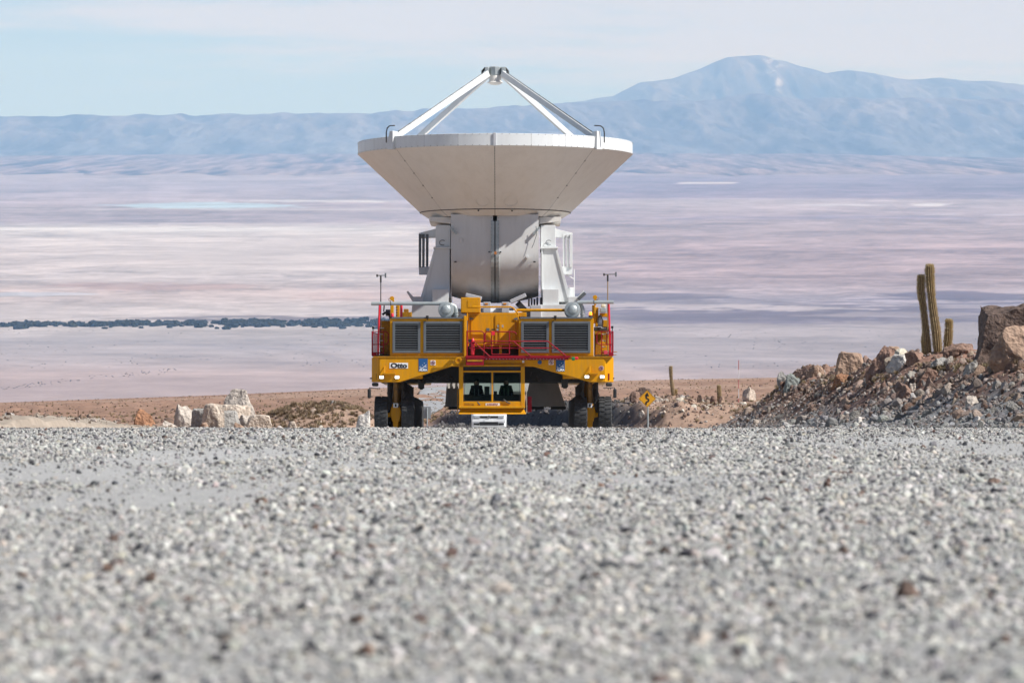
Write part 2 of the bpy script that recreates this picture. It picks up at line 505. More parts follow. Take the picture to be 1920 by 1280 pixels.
# ================================================================== MATERIALS
M = {}
M['yellow'] = mat('yellow paint', (0.64, 0.285, 0.002), 0.45, spec=0.22, noise=0.10, nscale=1.4, dirt=((0.33, 0.19, 0.05), 0.5), streak=True)
M['yellow_dark'] = mat('greasy yellow paint', (0.42, 0.19, 0.005), 0.55, spec=0.3, noise=0.25, nscale=6, dirt=((0.05, 0.04, 0.03), 0.8))
M['seam'] = mat('dark panel joint', (0.10, 0.06, 0.015), 0.8)
M['red'] = mat('red paint', (0.27, 0.004, 0.015), 0.42, spec=0.3, noise=0.15, nscale=5)
M['redbright'] = mat('fire red paint', (0.75, 0.02, 0.04), 0.35, noise=0.05)
M['steel'] = mat('galvanised steel', (0.42, 0.46, 0.46), 0.42, metal=0.35, noise=0.10, nscale=5)
M['grey'] = mat('grey painted steel', (0.115, 0.13, 0.14), 0.5, noise=0.10, nscale=6)
M['slat'] = mat('louvre slat aluminium', (0.24, 0.26, 0.27), 0.5, metal=0.0, noise=0.12, nscale=9)
M['black'] = mat('black painted steel', (0.015, 0.015, 0.016), 0.55, noise=0.3, nscale=5)
M['dark'] = mat('oily undercarriage metal', (0.035, 0.033, 0.032), 0.6, noise=0.4, nscale=4)
M['rubber'] = mat('dusty tyre rubber', (0.028, 0.029, 0.031), 0.8, noise=0.3, nscale=7, dirt=((0.15, 0.15, 0.145), 0.35))
M['white'] = mat('antenna white paint', (0.74, 0.76, 0.755), 0.36, noise=0.03, nscale=1.0, dirt=((0.5, 0.48, 0.44), 0.25), streak=True)
M['shell'] = mat('dish shell paint', (0.79, 0.765, 0.71), 0.42, noise=0.03, nscale=0.7, dirt=((0.62, 0.58, 0.51), 0.3), streak=True)
M['cabin'] = mat('satin aluminium cladding', (0.68, 0.68, 0.665), 0.45, metal=0.0, noise=0.04, nscale=0.8, dirt=((0.45, 0.42, 0.38), 0.3), streak=True)
M['greywhite'] = mat('grey white steelwork', (0.50, 0.51, 0.53), 0.5, noise=0.06, nscale=2)
M['pedestal'] = mat('weathered pedestal steel', (0.42, 0.39, 0.36), 0.6, noise=0.12, nscale=1.5)
M['glass'] = mat('tinted cab glass', (0.02, 0.03, 0.03), 0.06, spec=0.6)
_g = M['glass'].node_tree.nodes['Principled BSDF']
_g.inputs['Transmission Weight'].default_value = 1.0; _g.inputs['IOR'].default_value = 1.08
_g.inputs['Base Color'].default_value = (0.50, 0.62, 0.58, 1)
M['carglass'] = mat('dark car glass', (0.02, 0.025, 0.03), 0.08, spec=0.8)
M['carwhite'] = mat('white car paint', (0.80, 0.81, 0.82), 0.25, coat=0.5)
M['chrome'] = mat('chrome', (0.75, 0.75, 0.76), 0.15, metal=1.0)
M['lamp'] = mat('lit headlamp', (1, 1, 0.95), 0.3, emit=((1.0, 0.97, 0.88), 4))
M['amber'] = mat('lit amber beacon', (1, 0.3, 0.02), 0.3, emit=((1.0, 0.16, 0.01), 3.0))
M['signwhite'] = mat('white sign face', (0.82, 0.84, 0.84), 0.4)
M['signblack'] = mat('black print', (0.012, 0.012, 0.014), 0.5)
M['signblue'] = mat('blue banner print', (0.012, 0.085, 0.24), 0.5, noise=0.08)
M['signyellow'] = mat('warning sign yellow', (0.80, 0.37, 0.010), 0.4, noise=0.06)
M['signback'] = mat('bare metal sign back', (0.30, 0.31, 0.32), 0.5, metal=0.3, noise=0.08)
M['seatcloth'] = mat('dark seat cloth', (0.02, 0.022, 0.02), 0.9)
M['peb'] = mat_attr('road pebble stone', inst=True, noise=0.22, nscale=1.3, bump=0)
M['rub'] = mat_attr('rubble stone', inst=True, noise=0.32, nscale=1.6, bump=0.06, bscale=4)
M['tuft'] = mat_attr('dry tuft straw', inst=True, noise=0.2, nscale=3)
M['spine'] = mat('cactus spines straw yellow', (0.66, 0.54, 0.30), 0.8)
M['cactus'] = mat('cactus skin', (0.20, 0.145, 0.08), 0.8, noise=0.3, nscale=6, dirt=((0.36, 0.26, 0.13), 0.8))

# ================================================================== SETTING
# ---- road: crushed grey gravel
ry = np.concatenate([np.arange(-40, 5, 3.0), np.arange(5, 110, 0.35), np.arange(110, 262, 1.2)])
rx = np.linspace(0, 1, 130)
def road_c(Y): return np.interp(Y, [0, 200, 232, 262, 300], [-0.4, -0.4, -0.9, -1.9, -5.5])
def road_hw(Y): return np.interp(Y, [0, 200, 215, 232, 262, 300], [10.9, 10.7, 7.0, 4.6, 3.2, 3.0])
YY = np.repeat(ry[:, None], len(rx), 1)
XX = road_c(YY) + (rx[None, :] * 2 - 1) * road_hw(YY)
def road_surface(X, Y):
    f = 1 - ss(120, 200, Y)
    z = roadz(Y) + 0.02 - 0.06 * ss(30, 75, Y)
    z = z + f * (0.030 * (fbm(X * .8, Y * .35, 3, 71) - .5) + 0.012 * (fbm(X * 6, Y * 3, 3, 72) - .5))
    tr = np.exp(-((X + 5.2 + .25 * np.sin(Y * .06)) / .55) ** 2) + np.exp(-((X - 3.9 + .2 * np.sin(Y * .05)) / .6) ** 2) + np.exp(-((X + .6) / .5) ** 2) * .6
    return z - tr * 0.012
ZZ = road_surface(XX, YY)
def packed(X, Y):
    """0..1, where fine grit is packed smooth by wheels"""
    a = fbm(X * .45 + 3, Y * .05, 3, 81)
    tr = np.exp(-((X + 4.6 + .3 * np.sin(Y * .07)) / .7) ** 2) + .8 * np.exp(-((X - 3.4 + .2 * np.sin(Y * .05)) / .6) ** 2)
    return np.clip(ss(.45, .68, a) * .8 + tr * .5, 0, 1)
rc = np.stack([0.44 + 0 * XX, 0.437 + 0 * XX, 0.425 + 0 * XX], -1)
rc = rc * (0.86 + .28 * fbm(XX * .5, YY * .2, 4, 82))[..., None]
m_road = mat_attr('crushed grey gravel', noise=0.34, nscale=62, bump=0.012, bscale=90, coords='World', octave2=(17, .16))
road = tag(grid_mesh('road', np.stack([XX, YY, ZZ], -1), rc, m_road), kind='structure')

# ---- ground / hillside
gy = np.concatenate([np.arange(-60, 80, 4.0), np.arange(80, 300, 0.62), 300 * 1.0075 ** np.arange(0, 190), np.geomspace(1260, 6500, 40)])
gu = np.concatenate([np.linspace(-0.60, -0.135, 60)[:-1], np.linspace(-0.135, 0.145, 420), np.linspace(0.145, 0.60, 60)[1:]])
YY = np.repeat(gy[:, None], len(gu), 1)
XX = gu[None, :] * np.maximum(YY, 95)
ZZ = ground(XX, YY)
inroad = (np.abs(XX - road_c(YY)) < road_hw(YY) - .15) & (YY < 260)
ZZ = np.where(inroad, ZZ - 0.12, ZZ)
brown = np.array([0.290, 0.180, 0.128]); pale = np.array([0.37, 0.255, 0.19]); sand = np.array([0.35, 0.30, 0.245])
greyc = np.array([0.30, 0.29, 0.28]); redb = np.array([0.26, 0.155, 0.115])
n1 = fbm(XX * .02, YY * .02, 4, 91)[..., None]; n2 = fbm(XX * .15, YY * .1, 4, 92)[..., None]
gc = brown * (.85 + .3 * n1) * (.8 + .4 * n2)
wp = (ss(.52, .7, fbm(XX * .012 + 9, YY * .006, 4, 93)) * .6)[..., None]
gc = gc * (1 - wp) + pale * wp
ne = (1 - ss(240, 330, YY))[..., None]
d = XX - foot(YY)
bankc = redb * (.8 + .4 * n2)
hg = ss(0.6, 2.4, d + 1.3 * (fbm(XX * .5, YY * .3, 3, 94) - .5) * 2)[..., None]
bankc = greyc * 1.05 * (1 - hg) + bankc * hg
isr = ((XX > 0) & (YY < 250))[..., None]
nearl = sand * (.85 + .3 * n2)
wl = (np.exp(-((XX + 11.9) / 2.2) ** 2) * (1 - ss(135, 175, YY)))[..., None]
gl = pale * .95 * (1 - wl) + nearl * wl
gcn = np.where(isr, bankc, gl)
gc = gc * (1 - ne) + gcn * ne
# outside of the bend: grey fill, coloured darker to stand in for shade
wb = (ss(236, 262, YY) * (1 - ss(285, 310, YY)) * (1 - ss(6.0, 8.5, XX)) * ss(-8, -4, XX))[..., None]
gc = gc * (1 - wb) + np.array([.11, .105, .105]) * wb
m_ground = mat_attr('stony desert soil', noise=0.30, nscale=1.3, bump=0.05, bscale=3.0, coords='World', detail=10, octave2=(0.12, .12))
tag(grid_mesh('ground', np.stack([XX, YY, ZZ], -1), gc, m_ground), kind='structure')
# ---- far stretch of the road seen under the transporter
fy = np.linspace(330, 1150, 60)
fc = np.interp(fy, [330, 480, 1150], [-7.6, -9.2, -19.5]); fw = np.interp(fy, [330, 480, 1150], [.6, 1.4, 4.9])
t = np.linspace(-1, 1, 9)
FX = fc[:, None] + t[None, :] * fw[:, None]; FY = np.repeat(fy[:, None], 9, 1)
FZ = ground(FX, FY) + 0.12
cF = np.ones(FX.shape + (3,)) * np.array([.33, .33, .335])
tag(grid_mesh('far_road', np.stack([FX, FY, FZ], -1), cF, m_road), kind='structure')

# ---- salt flat 600 m below
PZ = -600.0
prow = np.concatenate([np.linspace(900, 780, 12), np.linspace(776, 560, 150), np.linspace(559, 284, 190)])
py_ = -(PZ - CAMZ) * FPX / (prow - 225)
pc = np.concatenate([np.linspace(-4200, -160, 40)[:-1], np.linspace(-160, 2080, 470), np.linspace(2080, 5600, 40)[1:]])
Yp = np.repeat(py_[:, None], len(pc), 1)
Xp = (pc[None, :] - 960) / FPX * Yp
PX = np.repeat(pc[None, :], len(prow), 0); PY = np.repeat(prow[:, None], len(pc), 1)
def key(rows, cols):
    rows = np.array(rows, float); c = np.array(cols, float)
    return np.stack([np.interp(PY, rows, c[:, i]) for i in range(3)], -1)
# dry-lake colours from the near shore to the far shore (albedo)
left = key([284, 325, 345, 372, 392, 415, 428, 450, 480, 520, 545, 575, 592, 612, 640, 680, 700, 760],
           [(.34, .30, .30), (.34, .30, .30), (.30, .27, .30), (.33, .29, .31), (.34, .29, .29), (.30, .26, .27), (.60, .58, .55), (.55, .51, .48), (.52, .47, .44), (.50, .46, .44), (.46, .39, .36), (.44, .40, .38), (.50, .46, .44), (.40, .37, .35), (.34, .32, .32), (.37, .33, .325), (.42, .345, .325), (.41, .335, .315)])
right = key([284, 325, 335, 370, 376, 400, 430, 470, 520, 545, 560, 600, 612, 640, 680, 700, 760],
            [(.34, .30, .30), (.30, .26, .28), (.23, .20, .25), (.23, .195, .24), (.38, .34, .345), (.34, .29, .30), (.36, .30, .30), (.34, .27, .27), (.33, .265, .265), (.34, .29, .30), (.28, .255, .28), (.24, .215, .23), (.33, .30, .30), (.345, .315, .315), (.36, .325, .325), (.42, .35, .33), (.41, .335, .315)])
wr = ss(560, 1250, PX + 260 * (fbm(PX * .004, PY * .05, 3, 101) - .5) * 2)[..., None]
pcol = left * (1 - wr) + right * wr
wx_ = fbm(PX * .006, PY * .05, 4, 104, .6) - .5; wy_ = fbm(PX * .004 + 3, PY * .04, 4, 105, .6) - .5
sk = fbm(PX * .0038 + PY * .012 + 2.2 * wx_, PY * .085 + 1.8 * wy_, 7, 102, .70)       # long broken streaks
sk2 = fbm(PX * .022 + 7 + 3 * wx_, PY * .42 + 2 * wy_, 4, 103, .7); sk2 = .5 + (ss(.40, .60, sk2) - .5) * .55
amp = np.interp(PY, [284, 325, 335, 560, 620, 660, 760], [.3, .35, .65, .75, .42, .16, .08])
pcol = pcol * (1 + amp * ((sk - .5) * 1.7 + (sk2 - .5) * .38))[..., None]
def patch(cx, cy, rx_, ry_, c, k, s, thr=.45):
    global pcol
    g = np.exp(-((PX - cx) / rx_) ** 2 - ((PY - cy) / ry_) ** 2)
    w = ss(thr - .12, thr + .12, g * .9 + (fbm(PX * .007 + PY * .03, PY * .26, 5, s, .68) - .5) * 2.0 * np.sqrt(g)) * k
    pcol = pcol * (1 - w[..., None]) + np.array(c) * w[..., None]
patch(390, 385, 150, 6.5, (.46, .60, .66), .95, 201, .35)    # shallow lagoon
patch(560, 377, 150, 2.6, (.62, .62, .60), .8, 202, .4)
patch(430, 392, 520, 1.4, (.6, .58, .56), .5, 208, .4)
patch(250, 429, 420, 4, (.70, .69, .66), .8, 203, .4)        # salt crust
patch(500, 475, 480, 40, (.58, .54, .51), .6, 204, .5)
patch(300, 537, 230, 8, (.40, .29, .26), .65, 205, .45)
patch(60, 551, 120, 5, (.40, .46, .52), .55, 206, .4)
patch(640, 556, 160, 9, (.40, .30, .27), .5, 207, .45)
patch(1180, 558, 230, 9, (.17, .15, .18), .85, 209, .45)
patch(1480, 588, 560, 19, (.155, .135, .17), .8, 210, .4)

patch(1850, 557, 240, 12, (.12, .105, .145), .8, 212, .45)
patch(1560, 384, 130, 3, (.66, .64, .64), .7, 213, .5)
patch(1740, 384, 40, 2.6, (.8, .79, .78), .9, 214, .4)
patch(1330, 343, 60, 1.6, (.7, .68, .66), .8, 215, .45)
patch(1860, 402, 130, 2, (.6, .6, .64), .7, 216, .4)
patch(1500, 408, 420, 4, (.25, .22, .29), .5, 217, .45)
patch(1420, 577, 330, 7, (.46, .42, .42), .85, 211, .5)
patch(1150, 572, 240, 5, (.42, .38, .38), .7, 231, .5)
patch(1750, 590, 240, 6, (.36, .32, .33), .7, 232, .5)
patch(620, 597, 330, 6, (.17, .15, .165), .85, 218, .4)
patch(330, 662, 300, 10, (.29, .275, .28), .4, 219, .45)
patch(470, 650, 200, 7, (.27, .26, .275), .6, 220, .45)
patch(150, 640, 190, 7, (.28, .27, .28), .4, 221, .45)
pcol = pcol * np.array([.90, .875, .905])
hi_ = np.clip((pcol.max(-1, keepdims=True) - .42) / .4, 0, 1); pcol = pcol * (1 - .30 * hi_)
pcol = np.clip(pcol, .03, .75)
m_plain = mat_attr('salt flat crust', noise=0.10, nscale=0.006, coords='World', detail=12, octave2=(0.0012, .07), rng_=(.38, .62), patch=(0.0011, .09))
tag(grid_mesh('salt_flat', np.stack([Xp, Yp, np.full_like(Xp, PZ)], -1), pcol, m_plain), kind='structure')

# ---- hills and ranges beyond the flat
def range_mesh(name, Y0, Y1, top, nrow, ncol, prof, gul, s, c_lo, c_hi, extra=None, x0=-1600, x1=3600):
    """a ridge whose crest follows top(px) in metres above eye level"""
    pcs = np.linspace(x0, x1, ncol)
    tt = np.linspace(0, 1, nrow)
    Yr = Y0 + (Y1 - Y0) * tt
    T, C = np.meshgrid(tt, pcs, indexing='ij')
    X = (C - 960) / FPX * Y1
    Yg = Y0 + (Y1 - Y0) * T
    h = top(C) - PZ + CAMZ
    k = prof(T)
    km = X / 1000
    g1 = 1 - np.abs(fbm(km * gul + T * .9, T * 1.6 + 3, 5, s, .55) - .5) * 2
    g2 = fbm(km * gul * 3, T * 6, 4, s + 9, .6)
    z = h * k * (1 - .62 * (1 - g1) * np.sin(np.pi * np.clip(T, 0, 1)) ** .7) + (g2 - .5) * h * .13 * np.sin(np.pi * T)
    Yg = Yg + (fbm(km * gul * 1.3, T * 3, 3, s + 20) - .5) * (Y1 - Y0) * .35 * (1 - T)
    z = z * ss(0, .03, T) - 5
    w = np.clip(.25 + .75 * k * (.5 + g2), 0, 1)[..., None]
    c = np.array(c_lo) * (1 - w) + np.array(c_hi) * w
    g3 = fbm(km * gul * 5 + 3, T * 9, 4, s + 31, .65); rid = ss(.45, .95, g1) * .5 + ss(.42, .66, g3) * .5
    c = c * np.clip(.10 + 1.1 * (g2 - .2) + 1.25 * (rid - .2), .12, 2.2)[..., None]  # ridges lighter, gullies darker in the colour, standing in for relief shading
    if extra is not None: c = extra(C, T, z, c)
    return grid_mesh(name, np.stack([X, Yg, PZ + z], -1), c, m_range)
m_range = mat_attr('far rock slope', noise=0.12, nscale=0.0016, coords='World', detail=9, bump=120, bscale=0.0022)
def topf(xs, ys, Y, s, a=3, f=.012):
    return lambda C: (225 - np.interp(C, xs, ys) + a * (fbm(C * f, C * 0, 4, s) - .5)) / FPX * Y
# low eroded hills at the far shore
tag(range_mesh('far_hills', 47500, 61000, topf([-3000, 0, 300, 600, 900, 1200, 1500, 1900, 5000], [292, 292, 289, 288, 288, 286, 288, 295, 296], 61000, 301, 3, .02), 70, 1300,
               lambda t: t ** .8, 1.9, 311, (.29, .225, .215), (.19, .15, .165)), kind='structure')
# the long tableland
tag(range_mesh('tableland', 64000, 74000, topf([-3000, 0, 300, 690, 900, 1090, 1190, 1330, 1410, 1480, 1900, 2300, 5000], [217, 217, 215, 210, 201, 192, 187, 187, 176, 185, 184, 190, 200], 74000, 302, 9, .03), 110, 1300,
               lambda t: ss(0, 1.02, t) ** .8, .9, 321, (.085, .10, .13), (.13, .12, .13)), kind='structure')
def snow(C, T, z, c):
    n = fbm(C * .06, T * 40, 3, 335)
    w = .4 * ss(.60, .66, n) * np.exp(-((C - 1432) / 12) ** 2) * ss(.6, .7, T)
    w2 = .9 * ss(.50, .58, n) * np.exp(-((C - 1448) / 9) ** 2) * ss(.82, .93, T)
    w = np.clip(w + w2, 0, 1)[..., None]
    return c * (1 - w) + np.array([.85, .87, .9]) * w
tag(range_mesh('mountain', 76000, 93000, topf([-3000, 900, 1085, 1150, 1200, 1260, 1310, 1340, 1365, 1390, 1420, 1450, 1490, 1550, 1590, 1640, 1700, 1760, 1800, 1870, 1920, 2100, 5000],
                                              [240, 215, 190, 180, 155, 148, 130, 116, 107, 105, 104, 109, 121, 138, 131, 138, 150, 145, 151, 153, 159, 165, 190], 93000, 303, 3, .04), 110, 1300,
               lambda t: ss(0, 1.0, t) ** 1.05, .8, 331, (.10, .10, .105), (.125, .11, .105), snow), kind='structure')

# ---- haze over the whole basin
hx, hy0, hy1, hz0, hz1 = 47000, -1500, 99000, PZ - 8, 1450
hb = MB().box(-hx, hx, hy0, hy1, hz0, hz1)
mh = bpy.data.materials.new('thin blue air'); mh.use_nodes = True
mh.node_tree.nodes.clear()
pv = mh.node_tree.nodes.new('ShaderNodeVolumePrincipled'); ho = mh.node_tree.nodes.new('ShaderNodeOutputMaterial')
pv.inputs['Color'].default_value = (0.32, 0.58, 1.0, 1)
pv.inputs['Absorption Color'].default_value = (1, 1, 1, 1)
pv.inputs['Density'].default_value = 2.0e-5
mh.node_tree.links.new(pv.outputs[0], ho.inputs['Volume'])
mh.cycles.homogeneous_volume = True
tag(hb.build('haze', mh), kind='stuff')

# ================================================================== TRANSPORTER
TY = 178.0
TPITCH = -math.atan(0.0759)
TX = (923 - 960) / FPX * TY
TZ = float(roadz(TY)) + 0.03
trans = empty('antenna_transporter', (TX, TY, TZ), (TPITCH, 0, 0))
tag(trans, 'huge yellow antenna transporter with red railings and a low glazed cab', 'transporter vehicle')
TM = Matrix.Translation((TX, TY, TZ)) @ Matrix.Rotation(TPITCH, 4, 'X')
TI = TM.inverted()
def lp(px, py, yd):
    """local point of the vehicle frame on the cross-plane yd metres behind its front face"""
    a = TI @ Vector((0, 0, CAMZ)); b = TI @ at(px, py, 150.0)
    k = (yd - a.y) / (b.y - a.y)
    p = a + (b - a) * k
    return p
def pr(x0, y0, x1, y1, yd):
    a = lp(x0, y1, yd); b = lp(x1, y0, yd)
    return a.x, b.x, a.z, b.z            # x0,x1,z0,z1
def pbox(mb, x0, y0, x1, y1, yd, depth):
    a, b, c, d = pr(x0, y0, x1, y1, yd)
    return mb.box(a, b, yd, yd + depth, c, d)
Y_, RD = M['yellow'], M['red']
CY = -0.22
def bar(mb, pts, yd, r=0.022, n=6):
    return mb.tube([lp(x, y, yd) for x, y in pts], r, n)

# --- front portal beam
fb = MB()
def P2(x, y, yd=0): p = lp(x, y, yd); return (p.x, p.z)
poly = [P2(711, 716), P2(711, 670), P2(1133, 670), P2(1133, 716), P2(1108, 716), P2(1000, 686.5), P2(846, 686.5), P2(749, 716)]
fb.prism(poly, 0, 1.1)
beam = fb.build('front_beam', Y_, trans, bevel=0.02)
xl, zt = P2(697, 670, .38); zb = P2(697, 716, .38)[1]; xr = P2(1150.5, 670, .38)[0]
for s, x_in, x_out in ((-1, P2(711, 0)[0], xl), (1, P2(1133, 0)[0], xr)):
    c = MB()
    pl = [(x_in, 0.003), (x_out, 0.40), (x_out, 1.1), (x_in, 1.1)]
    if s > 0: pl = pl[::-1]
    vs = [(x, y, zb + .0) for x, y in pl] + [(x, y, zt) for x, y in pl]
    c.add(vs, [(3, 2, 1, 0), (4, 5, 6, 7), (0, 1, 5, 4), (1, 2, 6, 5), (2, 3, 7, 6), (3, 0, 4, 7)])
    c.build('corner_casing', Y_, trans, bevel=0.015)
# deck line trim above the beam
tr = MB(); pbox(tr, 700, 667.5, 1148, 670, -0.03, 1.0); tr.build('deck_edge', M['yellow_dark'], trans)
# lower lip of portal (lit edge)
# --- side beams, 20 m long
for s in (-1, 1):
    b = MB(); x0, x1 = (xl, xl + 2.1) if s < 0 else (xr - 2.1, xr)
    b.box(x0, x1, 1.1, 19.6, zb + .15, zt)
    b.build('side_beam', Y_, trans, bevel=0.03)
    for k in range(9):
        b = MB(); xx = x0 - .02 if s < 0 else x1 - .02
        b.box(xx, xx + .04, 2.0 + k * 2.1, 2.12 + k * 2.1, zb + .2, zt - .05)
        b.build('side_rib', Y_, trans)
# --- dark under-frame
u = MB(); pbox(u, 752, 676, 1094, 716, 2.4, 3.2)
u.box(-3.3, 3.6, 5.6, 6.8, lp(0, 690, 5).z, lp(0, 672, 5).z)
u.build('under_frame', M['black'], trans)
for (a, b_, c_, d_, nm) in ((784, 700, 795, 728, 'hydraulic_tank'), (1053, 700, 1065, 726, 'hydraulic_tank')):
    q = MB(); pbox(q, a, b_, c_, d_, 2.0, .8); pbox(q, a + 3, d_ - .5, c_ - 2, d_ + 2, 2.15, .5)
    q.build(nm, M['dark'], trans, bevel=0.02)
q = MB()
for i in range(26):
    x = rnd.choice([rnd.uniform(752, 860), rnd.uniform(990, 1092)]); y = rnd.uniform(690, 714)
    a = lp(x, y, 1.6 + rnd.random() * .5); b = lp(x + rnd.uniform(-26, 26), y + rnd.uniform(-3, 7), 1.7)
    q.tube([a, (a + b) / 2 + Vector((0, 0, -.12)), b], 0.03, 6)
tag(q.build('hydraulic_hose', M['dark'], trans), kind='stuff')

# --- signs on the beam
def panel(name, x0, y0, x1, y1, yd, m, th=0.012, bevel=0):
    q = MB(); a, b, c, d = pr(x0, y0, x1, y1, yd); q.box(a, b, yd - th, yd - .001, c, d)
    return q.build(name, m, trans, bevel=bevel)
pn = panel('name_plate', 730.5, 680, 765, 690.5, -0.0, M['signwhite'])
def on_panel(nm, body, px, py, size, m, par, yd=-.016, bold=0, sx=1.0, dy=0):
    p = lp(px, py, yd); return text(nm, body, size, m, par, p, bold=bold, sx=sx)
on_panel('lettering', 'Otto', 747.8, 685.6, 0.27, M['signblack'], pn, bold=0.014, sx=1.22)
for bx0, bx1 in ((785, 802), (1042.5, 1059)):
    bn = panel('banner', bx0, 672, bx1, 696, 0, M['signblue'])
    on_panel('lettering', 'ALMA', (bx0 + bx1) / 2, 693.4, 0.125, M['signwhite'], bn, bold=0.006, sx=1.0)
    q = MB(); c0 = lp((bx0 + bx1) / 2, 686.5, -.016)
    for k, (dx, dz, w, tl) in enumerate([(-.10, -.06, .07, .4), (.0, -.05, .09, .3), (.06, .0, .10, .5), (.11, .05, .06, .6), (-.13, -.02, .04, .9), (.05, .13, .025, .2), (-.03, .05, .03, .3), (.11, -.03, .07, .35), (-.06, -.09, .06, .2)]):
        Mx = Matrix.Translation(c0 + Vector((dx, 0, dz))) @ Matrix.Rotation(-tl, 4, 'Y')
        q.box(-w / 2, w / 2, -.002, .002, -.011, .011, Mx)
    tag(q.build('emblem', M['signwhite'], bn), kind='stuff')
def disc(mb, c, r, n=20, t=.006, r_in=0):
    Mx = Matrix.Translation(c) @ Matrix.Rotation(math.pi / 2, 4, 'X')
    if r_in: return mb.lathe([(r_in, 0), (r_in, t), (r, t), (r, 0), (r_in, 0)], n, Mx, smooth=False)
    return mb.lathe([(0.0001, t), (r, t), (r, 0)], n, Mx, smooth=False)
for (x, y, sq) in ((812, 680, 1), (1033.5, 679, 1), (1127.5, 690, 0)):
    if sq: w = panel('warning_sticker', x - 4.6, y - 4.6, x + 4.6, y + 4.6, 0, M['signwhite'])
    else:
        q = MB(); disc(q, lp(x, y, -.004), .10); w = q.build('warning_sticker', M['signwhite'], trans)
    q = MB(); disc(q, lp(x, y, -.014), .085, r_in=.062)
    Mx = Matrix.Translation(lp(x, y, -.018)) @ Matrix.Rotation(R(45), 4, 'Y')
    q.box(-.07, .07, -.003, .003, -.009, .009, Mx); q.build('red_ring', RD, w)
    q = MB(); c = lp(x, y, -.016); q.box(c.x - .02, c.x + .015, c.y - .002, c.y + .002, c.z - .045, c.z + .04); q.box(c.x - .04, c.x + .03, c.y - .0018, c.y + .0018, c.z - .012, c.z + .012)
    q.build('pictogram', M['signblack'], w)
q = MB(); disc(q, lp(1012, 679, -.004), .085); q.build('blue_sticker', M['signblue'], trans)
panel('small_plate', 979, 675.5, 983, 680, 0, M['signwhite'])
panel('cab_sticker', 910.5, 755.6, 937, 760.4, CY + .005, M['signwhite'])
q = MB(); a, b, c, d = pr(913, 756.4, 934, 759.6, CY - .01)
for k in range(11):
    w = (b - a) / 11; q.box(a + k * w, a + k * w + w * .62, CY - .014, CY - .009, c + (.01 if k % 3 else 0), d - (.015 if k % 4 == 1 else 0))
q.build('red_lettering', RD, trans)
for x in (860.5, 986):                       # lifting eyes beside the cab
    pass
q = MB(); Mx = Matrix.Translation(lp(860, 675.5, -.02)) @ Matrix.Rotation(math.pi / 2, 4, 'X')
q.lathe([(.075, -.02), (.075, .02), (.15, .02), (.15, -.02), (.075, -.02)], 20, Mx); q.build('lifting_eye', Y_, trans)

# --- headlights and their brackets
for x, y in ((715.5, 707), (744.5, 707), (1100.5, 706.3), (1129, 706.3)):
    q = MB(); a, b, c, d = pr(x - 3.6, y - 2.3, x + 3.6, y + 2.3, 0); q.box(a - .02, b + .02, -.05, 0.01, c - .02, d + .02)
    h = q.build('headlight', M['grey'], trans, bevel=.02)
    q = MB(); q.box(a, b, -.06, -.052, c, d); q.build('lens', M['lamp'], h, bevel=.006)
for x0, x1 in ((719.5, 742), (1104, 1121)):
    q = MB(); a, b, c, d = pr(x0, 699, x1, 701, 0); q.box(a, b, -.34, 0, c, d)
    q.beam((a + .05, -.3, d), (a + .05, -.02, d + .28), .03, .03)
    q.build('lamp_bracket', Y_, trans)
for x, s in ((706.5, -1), (1141.5, 1)):
    q = MB(); a = lp(x, 706, .18); q.box(a.x - .03, a.x + .03, .14 - .0, .2, a.z - .13, a.z + .13); q.build('side_marker', RD if s > 0 else M['dark'], trans)

# --- radiator housings
def housing(x0, x1, xs):
    h = MB(); pbox(h, x0, 596.5, x1, 667.4, 0.12, 4.2)
    hh = h.build('radiator_housing', Y_, trans, bevel=.02)
    q = MB(); pbox(q, x0 + 3, 594.2, x1 - 2, 597.2, 0.08, 4.2); q.build('top_rail', M['grey'], trans)
    for (a0, a1) in xs:
        q = MB(); x_0, x_1, z_0, z_1 = pr(a0, 602.5, a1, 661.5, 0.12)
        w = .105
        q.box(x_0, x_0 + w, .05, .12, z_0, z_1); q.box(x_1 - w, x_1, .05, .12, z_0, z_1)
        q.box(x_0 + w, x_1 - w, .05, .12, z_0, z_0 + w); q.box(x_0 + w, x_1 - w, .05, .12, z_1 - w, z_1)
        fr = q.build('louvre_frame', M['grey'], trans, bevel=.008)
        q = MB(); q.box(x_0 + w, x_1 - w, .112, .118, z_0 + w, z_1 - w); q.build('dark_backing', M['black'], fr)
        me = None; n = 11
        for k in range(n):
            zz = z_0 + w + (z_1 - z_0 - 2 * w) * (k + .5) / n
            if me is None:
                q = MB(); hw = (x_1 - x_0) / 2 - w
                Mx = Matrix.Rotation(R(9), 4, 'X')
                q.box(-hw, hw, -.022, .022, -.004, .004, Mx)
                o = q.build('slat', M['slat'], fr); me = o.data
            else:
                o = bpy.data.objects.new('slat', me); COL.objects.link(o); o.parent = fr
            o.location = ((x_0 + x_1) / 2 + rnd.uniform(-.004, .004), .083, zz); o.rotation_euler = (rnd.uniform(-.05, .05), rnd.uniform(-.003, .003), 0)
    return hh
housing(731, 873.5, ((736, 788), (794, 867)))
housing(972.5, 1113, ((977, 1029), (1034.5, 1107)))
for x in (801, 1041):                        # small dark lamps on the top rail
    q = MB(); pbox(q, x - 2.6, 591.5, x + 2.6, 597, -.12, .2); q.build('work_lamp', M['black'], trans, bevel=.01)
    p = lp(x, 600, -.05); q = MB(); q.tube([p, p + Vector((0, .12, .1))], .02, 6); q.build('lamp_cable', M['black'], trans)
